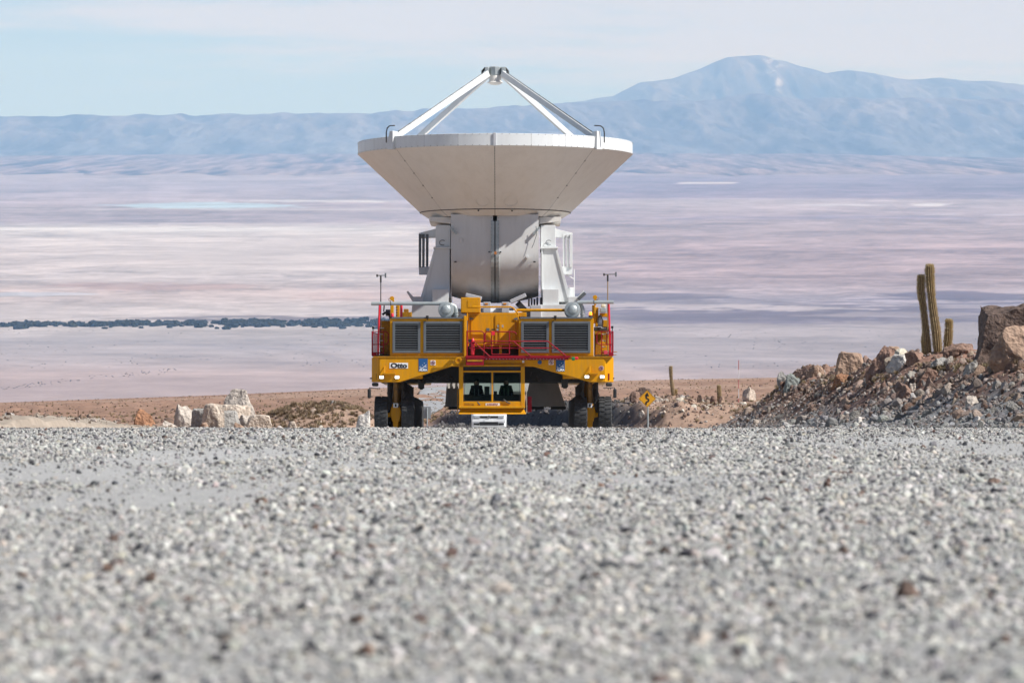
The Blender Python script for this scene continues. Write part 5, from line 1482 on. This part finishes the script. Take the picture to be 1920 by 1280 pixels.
# dark and pale stones standing out of the gravel in front
for i, (px, py, w, h, k, lb) in enumerate([
    (1700, 1122, 56, 38, 'dark', 'largest dark stone in the blurred gravel at lower right'), (685, 1232, 40, 28, 'brown', 'reddish brown blurred stone near the bottom centre left'),
    (1862, 906, 32, 12, 'dark', 'flat dark stone in the gravel near the right edge'), (489, 945, 28, 18, 'dark', 'dark angular stone in the gravel, upper left of centre'),
    (282, 1092, 26, 26, 'dark', 'dark upright stone low at left in the gravel'), (200, 1074, 24, 20, 'brown', 'dark brown stone left of the dark upright stone'),
    (298, 1142, 34, 22, 'blue', 'slate grey stone below the dark upright stone'), (500, 1172, 30, 30, 'grey', 'grey stone left of bottom centre'),
    (672, 1168, 34, 22, 'dark', 'black stone above the reddish brown blurred stone'), (425, 1198, 50, 18, 'grey', 'long flat grey stone near the bottom left'),
    (590, 1000, 20, 22, 'dark', 'small dark stone in the middle left gravel'), (42, 1083, 22, 16, 'brown', 'dark reddish stone close to the left edge'),
    (745, 975, 18, 12, 'dark', 'small dark stone below the transporter left wheels'), (1368, 1180, 34, 26, 'grey', 'grey stone left of the largest dark stone'),
    (1613, 930, 18, 14, 'dark', 'small dark stone in the gravel at centre right'), (1125, 915, 16, 11, 'brown', 'small brown stone in front of the right wheels'),
    (1310, 1210, 60, 34, 'pale', 'pale blurred stone low right of centre'), (940, 1115, 46, 28, 'pale', 'pale flat blurred stone at the bottom centre'),
    (1245, 1040, 24, 16, 'dark', 'dark stone right of centre in the gravel')]):
    p = road_hit(px, py); s = p.y / FPX
    me = rock_mesh('stone', 700 + i, 3, (w * s * .55, w * s * .5, h * s * .6), 9, .06, RM[k])
    o = bpy.data.objects.new('stone', me); COL.objects.link(o); o.location = p + Vector((0, 0, h * s * .35)); o.rotation_euler = (0, rr_.uniform(-.2, .2), rr_.uniform(0, 3))
    tag(o, lb, 'stone')

# ------------------------------------------------------------------ cacti
def stem(parent, pts, r, seed, spines=500, ribs=13, own=None):
    """a ribbed column through 3D points with a rounded tip, clothed in straw-coloured spines"""
    rs = random.Random(seed)
    pts = [Vector(p) for p in pts]
    n = ribs * 2; segs = 26; rings = []
    L = len(pts) - 1
    def P(t):
        k = min(int(t * L), L - 1); f = t * L - k
        p0 = pts[max(k - 1, 0)]; p1 = pts[k]; p2 = pts[k + 1]; p3 = pts[min(k + 2, L)]
        return .5 * ((2 * p1) + (p2 - p0) * f + (2 * p0 - 5 * p1 + 4 * p2 - p3) * f * f + (3 * p1 - p0 - 3 * p2 + p3) * f ** 3)
    H_ = sum((pts[i + 1] - pts[i]).length for i in range(L))
    tipk = r * 1.3 / H_
    ts = [(1 - tipk) * i / segs for i in range(segs + 1)] + [1 - tipk + tipk * math.sin(R(a)) for a in (25, 50, 70, 85)]
    def rad(t):
        b = r * (.92 + .08 * math.sin(t * 9 + seed)) * (.80 + .2 * ss(0, .12, t)) * (1.06 - .12 * t)
        if t > 1 - tipk: b *= math.sqrt(max(0.0, 1 - ((t - (1 - tipk)) / tipk) ** 2)) + .02
        return float(b)
    vs = []
    for t in ts:
        c = P(min(t, .999)); rr = rad(t)
        for j in range(n):
            a = 2 * math.pi * j / n; q_ = rr * (1.0 if j % 2 == 0 else .86)
            vs.append(c + Vector((math.cos(a) * q_, math.sin(a) * q_, 0)))
    fs = [(i * n + j, i * n + (j + 1) % n, (i + 1) * n + (j + 1) % n, (i + 1) * n + j) for i in range(len(ts) - 1) for j in range(n)]
    fs.append(tuple((len(ts) - 1) * n + j for j in range(n)))
    q = MB(); q.add(vs, fs, False); o = q.build('stem', M['cactus'], parent)
    q = MB(); vs = []; fs = []
    for k in range(spines):
        t = rs.random() ** .9; c = P(min(t, .999)); rr = rad(t)
        a = 2 * math.pi * (rs.randrange(ribs)) / ribs + rs.uniform(-.05, .05)
        d = Vector((math.cos(a), math.sin(a), rs.uniform(-.7, .9) + (1.2 if t > 1 - tipk else 0))).normalized()
        b = c + Vector((math.cos(a), math.sin(a), 0)) * rr * .97
        l = rs.uniform(.04, .085) * (1.1 if t > .6 else .9); w = .0055 * (Y_w if False else 1)
        sd = d.cross(Vector((rs.random(), rs.random(), rs.random()))).normalized() * w
        m = len(vs); vs += [b - sd, b + sd, b + d * l]; fs.append((m, m + 1, m + 2))
    q.add(vs, fs); sp = q.build('spines', M['spine'], o); tag(sp, kind='stuff')
    return o
def cactus(stems, Y, label, group=None, spines=1500, rscale=1.0):
    px0, py0 = stems[0][0][0]
    b = at(px0, py0, Y); b.z = min(b.z, gz(b.x, b.y) + .02)
    e = empty('cactus', b); tag(e, label, 'cactus', group)
    for i, (path, wpx) in enumerate(stems):
        pts = [at(x, y, Y + .12 * i) - b for x, y in path]
        pts[0].z = min(pts[0].z, gz(b.x + pts[0].x, b.y + pts[0].y) - b.z - .1)
        stem(e, pts, wpx / 2 * Y / FPX * rscale, i + int(px0), spines)
    return e
cY = hit(1745, 672).y + .8
cactus([([(1759, 668), (1755, 620), (1748, 570), (1744, 530), (1743, 496)], 16), ([(1741, 668), (1736, 620), (1731, 575), (1727, 545), (1727, 516)], 13), ([(1735, 672), (1735, 655), (1735, 640), (1735, 624)], 12)],
       cY, 'tall cactus with two high columns and a small one, on the right bank crest', spines=5200)
cactus([([(1776, 668), (1777, 645), (1779, 620), (1779, 599)], 14.5)], cY + .7, 'short thick cactus column just right of the tall cactus', spines=2600)
cactus([([(1263, 742), (1260, 722), (1258, 703), (1257.5, 686)], 7), ([(1262, 740), (1264, 738), (1267, 736), (1267.5, 730)], 5.5)], 266, 'thin leaning cactus with a small side arm beyond the warning sign', spines=700)
cactus([([(1349, 750), (1348.5, 740), (1348, 730), (1347.5, 722)], 8)], 268, 'single short cactus on the brown slope left of the bank tip', spines=700)

# ------------------------------------------------------------------ signs, posts
def sign_post(px, py_top, Y, r, parent_name, m, **kw):
    t_ = at(px, py_top, Y); g_ = gz(t_.x, Y)
    e = empty(parent_name, (t_.x, Y, g_))
    return e, t_.z - g_
e, h = sign_post(1213.5, 731, 206, .03, 'warning_sign', None)
tag(e, 'yellow diamond winding road warning sign on a grey post by the road bend', 'road sign')
q = MB(); q.tube([(.05, 0.05, -.3), (.03, .05, h - .12)], .038, 10); q.build('post', M['steel'], e)
hd = 16.3 * 206 / FPX; cz = h - hd
def diamond(k, y0, y1):
    return MB().prism([(-hd * k, cz), (0, cz + hd * k), (hd * k, cz), (0, cz - hd * k)][::1], y0, y1)
pl = diamond(1, -.004, .004).build('sign_plate', M['signyellow'], e, bevel=.002)
n_in, n_out = .90, .935
q = MB(); o4 = [(-1, 0), (0, 1), (1, 0), (0, -1)]
vs = [(a * hd * n_out, -.007, cz + b * hd * n_out) for a, b in o4] + [(a * hd * n_in, -.007, cz + b * hd * n_in) for a, b in o4]
q.add(vs, [(i, (i + 1) % 4, (i + 1) % 4 + 4, i + 4) for i in range(4)]); q.build('black_border', M['signblack'], pl)
sc_ = 206 / FPX
def sp(x, y): return ((x - 1213.5) * sc_, (731 + 16.3 - y) * sc_ + cz)
line = [(1211.9, 758.6), (1211.0, 755.6), (1212.2, 753.6), (1215.2, 752.4), (1216.4, 750.4), (1215.6, 748.2), (1212.2, 746.6), (1211.2, 744.6), (1212.3, 741.5)]
q = MB(); w = 1.55 * sc_; L_ = [Vector((sp(x, y)[0], 0, sp(x, y)[1])) for x, y in line]; vs = []
for i, p in enumerate(L_):
    d = (L_[min(i + 1, len(L_) - 1)] - L_[max(i - 1, 0)]).normalized(); nn = Vector((-d.z, 0, d.x)) * w
    vs += [p + nn + Vector((0, -.009, 0)), p - nn + Vector((0, -.009, 0))]
q.add(vs, [(2 * i, 2 * i + 1, 2 * i + 3, 2 * i + 2) for i in range(len(L_) - 1)])
tri = [sp(1208.3, 741.8), sp(1217.3, 743.2), sp(1213.8, 735)]
q.add([(x, -.0095, z) for x, z in tri], [(0, 1, 2)]); q.build('winding_arrow', M['signblack'], pl)
e, h = sign_post(801, 762, 258, .03, 'small_sign', None)
tag(e, 'grey back of a small rectangular sign on a post behind the left wheels', 'road sign')
k = 258 / FPX
q = MB(); q.box(-6.8 * k, 6.8 * k, -.006, .006, h - 22.5 * k, h); q.build('sign_plate', M['signback'], e, bevel=.004)
q = MB(); q.tube([(0, -.05, -.3), (0, -.05, h - .06)], .038, 8); q.build('post', M['steel'], e)
# red and white marker pole on the far slope
Yp_ = 430; t_ = at(1385, 675, Yp_); g_ = gz(t_.x, Yp_); e = empty('marker_pole', (t_.x, Yp_, g_)); H_ = t_.z - g_
tag(e, 'thin red and white striped marker pole on the far brown slope', 'marker pole')
wm, rm_ = mat('white pole paint', (.7, .68, .68), .6), mat('faded red pole paint', (.5, .14, .14), .6)
for k in range(5):
    q = MB(); q.tube([(0, 0, H_ * k / 5 - (.3 if k == 0 else 0)), (0, 0, H_ * (k + 1) / 5)], .035, 8); q.build('stripe_section', wm if k % 2 else rm_, e)
for px, y0, y1, lb in ((25, 769, 790, 'leftmost thin wooden fence post on the sandy verge'), (48.5, 777, 792, 'short wooden fence post beside the leftmost one'), (146, 769, 790, 'thin fence post right of the flat white stone')):
    a = at(px, y0, 190); g_ = gz(a.x, 190); q = MB(); q.tube([(a.x, 190, g_ - .2), (a.x + .02, 190, a.z)], .026, 6); tag(q.build('fence_post', mat('weathered wood post', (.16, .10, .07), .9), None), lb, 'fence post')
for px, y0, y1, lb in ((1588, 688, 699, 'tiny yellowish marker stake in front of the perched flat-topped boulder'), (1844, 657, 680, 'yellowish stake with a square head below the large tan boulder')):
    p = hit(px, y1); s_ = p.y / FPX; e = empty('marker_stake', p); tag(e, lb, 'stake')
    q = MB(); q.box(-1.1 * s_, 1.1 * s_, -.02, .02, -.1, (y1 - y0) * .55 * s_); q.build('stake', mat('stake wood', (.40, .30, .12), .8), e)
    q = MB(); ww = 5.2 if px > 1800 else 2.4; q.box(-ww * s_, ww * s_, -.05, .05, (y1 - y0) * .5 * s_, (y1 - y0) * s_); q.build('stake_head', mat('stake head paint', (.34, .28, .10), .8, noise=.3, nscale=12), e, bevel=.01)

# ------------------------------------------------------------------ white pickup following behind
pX = (916.5 - 960) / FPX * 231; pk = empty('pickup_truck', (pX, 231, float(roadz(231)) + .03), (-.07, 0, 0))
tag(pk, 'white pickup truck seen below the yellow cab, following the transporter', 'pickup truck')
CW = M['carwhite']
def loft(sections, m, name, parent, bevel=.03):
    """sections: list of (y, [(x,z)...]) rings"""
    n = len(sections[0][1]); vs = [(x, y, z) for y, rg in sections for x, z in rg]
    fs = [(i * n + j, i * n + (j + 1) % n, (i + 1) * n + (j + 1) % n, (i + 1) * n + j) for i in range(len(sections) - 1) for j in range(n)]
    fs += [tuple(range(n))[::-1], tuple((len(sections) - 1) * n + j for j in range(n))]
    q = MB(); q.add(vs, fs); return q.build(name, m, parent, bevel=bevel)
def ring(w, z0, z1, tw=1.0, sh=.06):
    return [(-w, z0), (w, z0), (w * 1.0, (z0 + z1) / 2), (w * tw, z1 - sh), (w * tw - sh, z1), (-w * tw + sh, z1), (-w * tw, z1 - sh), (-w, (z0 + z1) / 2)]
loft([(0, ring(.84, .42, .98, .97)), (.14, ring(.93, .36, 1.05, .98)), (1.25, ring(.96, .34, 1.13, .97)), (1.3, ring(.96, .34, 1.13, .97))], CW, 'bonnet', pk, .09)
loft([(1.3, ring(.96, .34, 1.14, .99)), (3.3, ring(.96, .34, 1.14, .99)), (5.2, ring(.95, .40, 1.14, 1.0))], CW, 'body', pk)
loft([(1.25, ring(.88, 1.12, 1.20, .98, .03)), (1.95, ring(.78, 1.12, 1.78, .92)), (2.9, ring(.78, 1.12, 1.84, .92)), (3.45, ring(.80, 1.12, 1.78, .92))], CW, 'cabin', pk)
q = MB(); q.add([(-.80, 1.30, 1.21), (.80, 1.30, 1.21), (.66, 1.92, 1.73), (-.66, 1.92, 1.73)], [(0, 1, 2, 3)]); w_ = q.build('windscreen', M['carglass'], pk)
w_.location = (0, -.03, .03)
q = MB(); q.box(-.80, .80, -.035, .02, .86, .985); gr = q.build('grille', M['black'], pk, bevel=.015)
for zz in (.955,):
    q = MB(); q.box(-.46, .46, -.048, -.036, zz - .008, zz + .008); q.build('grille_bar', M['chrome'], gr)
for s in (-1, 1):
    q = MB(); q.prism([(s * .48, .86), (s * .80, .885), (s * .83, 1.0), (s * .50, .985)][::s], -.05, .1); hl = q.build('headlight', mat('headlamp glass', (.55, .58, .62), .1, metal=.4), pk, bevel=.01)
    q = MB(); q.prism([(s * .86, 1.14), (s * 1.08, 1.16), (s * 1.08, 1.36), (s * .90, 1.36)][::s], 1.45, 1.6); q.build('wing_mirror', CW, pk, bevel=.02)
    q = MB(); q.prism([(s * .52, .47), (s * .82, .50), (s * .80, .60), (s * .50, .60)][::s], -.045, .05); q.build('fog_lamp', M['black'], pk, bevel=.01)
q = MB(); q.box(-.50, .50, -.03, .03, .47, .66); q.build('lower_grille', M['black'], pk, bevel=.02)
q = MB(); q.box(-.23, .23, -.055, -.03, .66, .78); q.build('number_plate', M['signwhite'], pk, bevel=.005)
q = MB(); q.box(-.9, .9, -.02, .1, .64, .84); q.build('bumper', CW, pk, bevel=.03)
q = MB(); c0 = Vector((0, -.055, .925)); disc(q, c0, .085, 24, .01, .068)
for a, b in (((-.045, .05), (0, -.0)), ((0, 0), (.045, .05)), ((-.06, .02), (-.03, -.055)), ((-.03, -.055), (0, -.005)), ((0, -.005), (.03, -.055)), ((.03, -.055), (.06, .02))):
    q.beam(c0 + Vector((a[0], -.004, a[1])), c0 + Vector((b[0], -.004, b[1])), .014, .008, up=(0, 1, 0))
q.build('emblem', M['chrome'], pk)
car_t = MB().lathe([(.22, -.12), (.36, -.125), (.385, -.09), (.39, 0), (.385, .09), (.36, .125), (.22, .12)], 28, Matrix.Rotation(math.pi / 2, 4, 'Y'))
tw = None
for sx_, yy in ((-1, .85), (1, .85), (-1, 4.1), (1, 4.1)):
    if tw is None:
        tw = MB().lathe([(.001, -.10), (.22, -.11), (.22, .11), (.001, .10)], 20, Matrix.Rotation(math.pi / 2, 4, 'Y')).build('wheel', M['grey'], pk); car_t.build('tyre', M['rubber'], tw); w1 = tw
    else: w1 = copy_tree(tw, pk)
    w1.location = (sx_ * .84, yy, .39)

# ================================================================== GRAVEL, RUBBLE, SCRUB, FAR TREES
def pal(n, cols, wts, jit=.12):
    cols = np.array(cols); i = rng.choice(len(cols), n, p=np.array(wts) / sum(wts))
    return np.clip(cols[i] * (1 + rng.normal(0, jit, (n, 1))) * (1 + rng.normal(0, .02, (n, 3))), .01, .9)
pv_ = variants('pebble shapes', [rock_mesh('pebble_shape', 900 + i, 2 if i < 9 else 1, (1, .82, .72), 10, .05, M['peb'], smooth=False, cut=(.45, .85)) for i in range(12)])
P_, S_ = [], []
for (y0, y1, dens, med, sig, mn, mx) in ((6, 11, 7500, .0040, .62, .0022, .020), (11, 20, 3400, .0052, .62, .0030, .027), (20, 40, 1150, .0072, .56, .0045, .030), (40, 98, 400, .0095, .50, .0065, .040)):
    A = .5 * .135 * 2 * (y1 ** 2 - y0 ** 2); n = int(A * dens)
    y = np.sqrt(rng.uniform(y0 ** 2, y1 ** 2, n)); x = rng.uniform(-.135, .135, n) * y
    pk_ = packed(x, y); cl = fbm(x * 1.3, y * .5, 3, 85)
    keep = rng.random(n) < np.clip((.60 if y0 < 20 else .46) - .5 * pk_ + (cl - .5) * 1.6, .05, 1)
    x, y, pk_ = x[keep], y[keep], pk_[keep]
    s = np.clip(np.exp(rng.normal(math.log(med), sig, len(x))) * (1 - .3 * pk_), mn, mx)
    P_.append(np.stack([x, y, road_surface(x, y) + s * .18], 1)); S_.append(s)
P_ = np.concatenate(P_); S_ = np.concatenate(S_); n = len(P_)
colr = np.array([1.0, .99, .95]) * pal(n, [(.44, .435, .425), (.50, .495, .48), (.36, .36, .36), (.23, .23, .24), (.45, .42, .37), (.42, .375, .35), (.10, .10, .11), (.14, .10, .09), (.52, .51, .485)], [30, 17, 20, 11, 6, 4, 7, 1.8, 5])
scl = S_[:, None] * rng.uniform(.75, 1.35, (n, 3)); rot = rng.uniform(0, 6.283, (n, 3)) * np.array([.12, .12, 1]) + rng.normal(0, .25, (n, 3)) * np.array([1, 1, 0])
nd = 7500; yd_ = np.sqrt(rng.uniform(36, 92 ** 2, nd)); xd_ = rng.uniform(-.135, .135, nd) * yd_
sd_ = np.clip(np.exp(rng.normal(math.log(.0115), .48, nd)) * (.45 + .55 * np.clip(yd_ / 30, 0, 1.3)), .004, .034)
P_ = np.concatenate([P_, np.stack([xd_, yd_, road_surface(xd_, yd_) + sd_ * .35], 1)])
scl = np.concatenate([scl, sd_[:, None] * rng.uniform(.8, 1.3, (nd, 3))]); rot = np.concatenate([rot, rng.uniform(0, 6.283, (nd, 3))])
colr = np.concatenate([colr, pal(nd, [(.09, .09, .095), (.13, .125, .125), (.15, .10, .085), (.20, .20, .205)], [12, 12, 3, 8])])
tag(scatter('gravel', P_, scl, rot, colr, pv_, 12), kind='stuff')
print('pebbles', n)

rv_ = variants('rubble shapes', [rock_mesh('rubble_shape', 950 + i, 2, (1, .85, .7), 10, .08, M['rub'], smooth=False, cut=(.4, .85)) for i in range(12)])
def lay(x, y, s, colr, name, fn=ground, sink=.1):
    z = fn(x, y); n = len(x)
    scl = s[:, None] * rng.uniform(.7, 1.35, (n, 3)); rot = rng.uniform(0, 6.283, (n, 3))
    return tag(scatter(name, np.stack([x, y, z + s * sink], 1), scl, rot, colr, rv_, 12), kind='stuff')
# right bank
n = 80000; y = rng.uniform(78, 250, n); x = foot(y) - .5 + rng.random(n) ** 1.25 * 9
d = x - foot(y); s = np.clip(np.exp(rng.normal(math.log(.027), .66, n)), .012, .28)
cl = fbm(x * 1.1, y * .7, 3, 86); keep = rng.random(n) < np.clip(.5 + (cl - .45) * 3, .15, 1); x, y, d, s = x[keep], y[keep], d[keep], s[keep]; n = len(x)
low = pal(n, [(.30, .30, .295), (.23, .23, .23), (.38, .37, .355), (.17, .165, .165), (.27, .21, .18)], [30, 25, 14, 14, 10])
hi = pal(n, [(.245, .175, .14), (.21, .15, .12), (.32, .25, .20), (.165, .125, .105), (.42, .37, .325), (.26, .23, .215)], [28, 20, 18, 12, 7, 10])
w = ss(.6, 2.6, d + rng.normal(0, .7, n))[:, None]; s = s * (1 + .5 * w[:, 0])
lay(x, y, s, (low * (1 - w) + hi * w) * 1.15, 'bank_rubble')
# beyond the bend: rubble on the second bank and around the sign
n = 16000; y = rng.uniform(248, 300, n); x = rng.uniform(-5, 22, n); s = np.clip(np.exp(rng.normal(math.log(.055), .6, n)), .02, .35)
c1 = pal(n, [(.38, .28, .22), (.48, .42, .35), (.25, .18, .14), (.60, .56, .50), (.30, .20, .15), (.15, .12, .11)], [26, 14, 18, 7, 18, 8]); c2 = pal(n, [(.10, .095, .095), (.15, .14, .135), (.30, .27, .25)], [30, 20, 4])  # left-hand stones coloured darker too, to match the painted shade of the bank
w = ss(5.5, 8.5, x + rng.normal(0, .7, n))[:, None]; lay(x, y, s, c2 * (1 - w) + c1 * w, 'bend_rubble')
# left verge and scrub mound
n = 16000; y = rng.uniform(92, 245, n); x = rng.uniform(-24, -7, n); keep = (x < -11.3) | (y > 214); x, y = x[keep], y[keep]; n = len(x)
s = np.clip(np.exp(rng.normal(math.log(.035), .6, n)), .015, .22)
lay(x, y, s, pal(n, [(.42, .33, .26), (.52, .46, .40), (.30, .21, .16), (.24, .18, .15)], [20, 12, 16, 8]), 'verge_rubble')
n = 420; x = rng.uniform(-16.5, -9.2, n); y = rng.uniform(204, 216, n)
lay(x, y, np.clip(np.exp(rng.normal(math.log(.10), .5, n)), .04, .30), pal(n, [(.55, .48, .41), (.40, .27, .20), (.30, .27, .25), (.62, .58, .53)], [12, 10, 8, 6]), 'cluster_rubble')
# stones on the open slope
n = 9000; y = 300 * np.exp(rng.uniform(0, 1.35, n)); x = rng.uniform(-.15, .16, n) * y; s = np.clip(np.exp(rng.normal(math.log(.10), .5, n)), .04, .5)
lay(x, y, s, pal(n, [(.30, .20, .15), (.22, .14, .11), (.40, .31, .25), (.14, .10, .085)], [20, 16, 8, 10]), 'slope_stones')

def tuft_mesh(seed, nb=46, woody=False):
    r = random.Random(seed); vs = []; fs = []
    for _ in range(nb):
        a = r.uniform(0, 6.283); e_ = r.uniform(.35, 1.5); l = r.uniform(.55, 1.1)
        b = Vector((r.gauss(0, .14), r.gauss(0, .14), -.05)); d = Vector((math.cos(a) * math.cos(e_), math.sin(a) * math.cos(e_), math.sin(e_)))
        sd = d.cross(Vector((0, 0, 1))).normalized() * r.uniform(.02, .045); m = len(vs)
        mid = b + d * l * .55 + Vector((0, 0, .06)); tip = b + d * l + Vector((r.gauss(0, .06), r.gauss(0, .06), -.04))
        vs += [b - sd, b + sd, mid + sd * .8, mid - sd * .8, tip]; fs += [(m, m + 1, m + 2, m + 3), (m + 3, m + 2, m + 4)]
    me = bpy.data.meshes.new('tuft_shape'); me.from_pydata(vs, [], fs); me.materials.append(M['tuft']); return me
tv_ = variants('tuft shapes', [tuft_mesh(i) for i in range(6)])
X_, Y__, Sx, Cc = [], [], [], []
def tufts(x, y, s, c): X_.append(x); Y__.append(y); Sx.append(s); Cc.append(c)
n = 1700; y = rng.normal(226, 7, n); x = rng.normal(-10.4, 2.6, n); k_ = (x < -6.6) | (y > 216); x, y = x[k_], y[k_]
tufts(x, y, rng.uniform(.12, .34, len(x)), pal(len(x), [(.25, .185, .12), (.18, .135, .09), (.33, .25, .16)], [3, 2, 2]))
n = 800; y = rng.uniform(252, 300, n); x = rng.uniform(5, 22, n); tufts(x, y, rng.uniform(.10, .30, n), pal(n, [(.30, .24, .14), (.38, .31, .19), (.20, .16, .09)], [3, 2, 2]))
n = 170; px = rng.uniform(1380, 1925, n); hp = [hit(a, float(np.interp(a, [1380, 1480, 1600, 1750, 1930], [770, 712, 702, 682, 666])) + rng.uniform(0, 22)) for a in px]
tufts(np.array([p.x for p in hp]), np.array([p.y for p in hp]), rng.uniform(.10, .26, n), pal(n, [(.34, .27, .16), (.26, .20, .12)], [3, 2]))
n = 8000; y = 300 * np.exp(rng.uniform(0, 1.4, n)); x = rng.uniform(-.15, .16, n) * y
tufts(x, y, rng.uniform(.16, .42, n), pal(n, [(.25, .20, .12), (.17, .14, .09), (.32, .25, .15)], [3, 3, 2]))
x, y, s, c = (np.concatenate(a) for a in (X_, Y__, Sx, Cc)); n = len(x)
tag(scatter('dry_grass', np.stack([x, y, ground(x, y)], 1), s[:, None] * np.array([1.1, 1.1, .9]) * np.ones((n, 3)), np.stack([np.zeros(n), np.zeros(n), rng.uniform(0, 6.28, n)], 1), c, tv_, 6), kind='stuff')

# far belt of dark trees on the flat, and scattered bushes: too far to count
def crown_mesh(seed):
    r = random.Random(seed); V, F = _ico[3]; V = V.copy(); off = Vector((seed * 3.3, 1, 2))
    for i in range(len(V)):
        p = Vector(V[i]); V[i] *= .78 + .55 * mnoise.noise(p * 1.7 + off) + .3 * mnoise.noise(p * 4 + off)
    V[:, 2] = np.maximum(V[:, 2], -.35)
    me = bpy.data.meshes.new('crown_shape'); me.from_pydata(V.tolist(), [], F); me.materials.append(M['tuft']); return me
cv_ = variants('far crown shapes', [crown_mesh(i) for i in range(6)])
pxs = rng.uniform(-1300, 760, 4000)
mid = np.interp(pxs, [-260, 0, 300, 700, 760], [607, 606.5, 605, 602, 602]); hw_ = np.interp(pxs, [-260, 0, 300, 480, 700, 760], [3, 3, 3.6, 5.0, 6.6, 6.6])
g = fbm(pxs * .02, pxs * 0, 3, 401); keep = rng.random(len(pxs)) < np.clip(.25 + (g - .35) * 3.2, .12, 1); pxs, mid, hw_ = pxs[keep], mid[keep], hw_[keep]
pys = mid + hw_ * np.clip(rng.normal(0, .42, len(pxs)), -1, 1) + 3.4
ex = rng.uniform(0, 720, 70); pxs = np.concatenate([pxs, ex]); pys = np.concatenate([pys, 611 + rng.exponential(1.8, 70)])
Yt = (CAMZ - PZ) * FPX / (pys - 225); Xt = (pxs - 960) / FPX * Yt; n = len(Xt)
sz = rng.uniform(5.0, 11.5, n)
tag(scatter('far_trees', np.stack([Xt, Yt, np.full(n, PZ) + sz * .25], 1), sz[:, None] * np.stack([rng.uniform(1, 1.7, n), rng.uniform(1, 1.5, n), rng.uniform(.7, 1.05, n)], 1), np.stack([np.zeros(n), np.zeros(n), rng.uniform(0, 6, n)], 1), pal(n, [(.018, .024, .018), (.028, .032, .022)], [1, 1]), cv_, 6), kind='stuff')
pxs = rng.uniform(-100, 2050, 900); pys = rng.uniform(618, 690, 900)
gx = fbm(pxs * .01, pys * .1, 3, 402); keep = gx > .52; pxs, pys = pxs[keep], pys[keep]
l2 = rng.uniform(0, 330, 90); pxs = np.concatenate([pxs, l2]); pys = np.concatenate([pys, 728 - l2 * .105 + rng.normal(0, 2.2, 90)])
Yt = (CAMZ - PZ) * FPX / (pys - 225); Xt = (pxs - 960) / FPX * Yt; n = len(Xt); sz = rng.uniform(.8, 1.7, n)
tag(scatter('far_bushes', np.stack([Xt, Yt, np.full(n, PZ + .3)], 1), sz[:, None] * np.array([1.3, 1.3, .9]) * np.ones((n, 3)), np.zeros((n, 3)), pal(n, [(.07, .07, .06)], [1]), cv_, 6), kind='stuff')
bpy.context.view_layer.update()
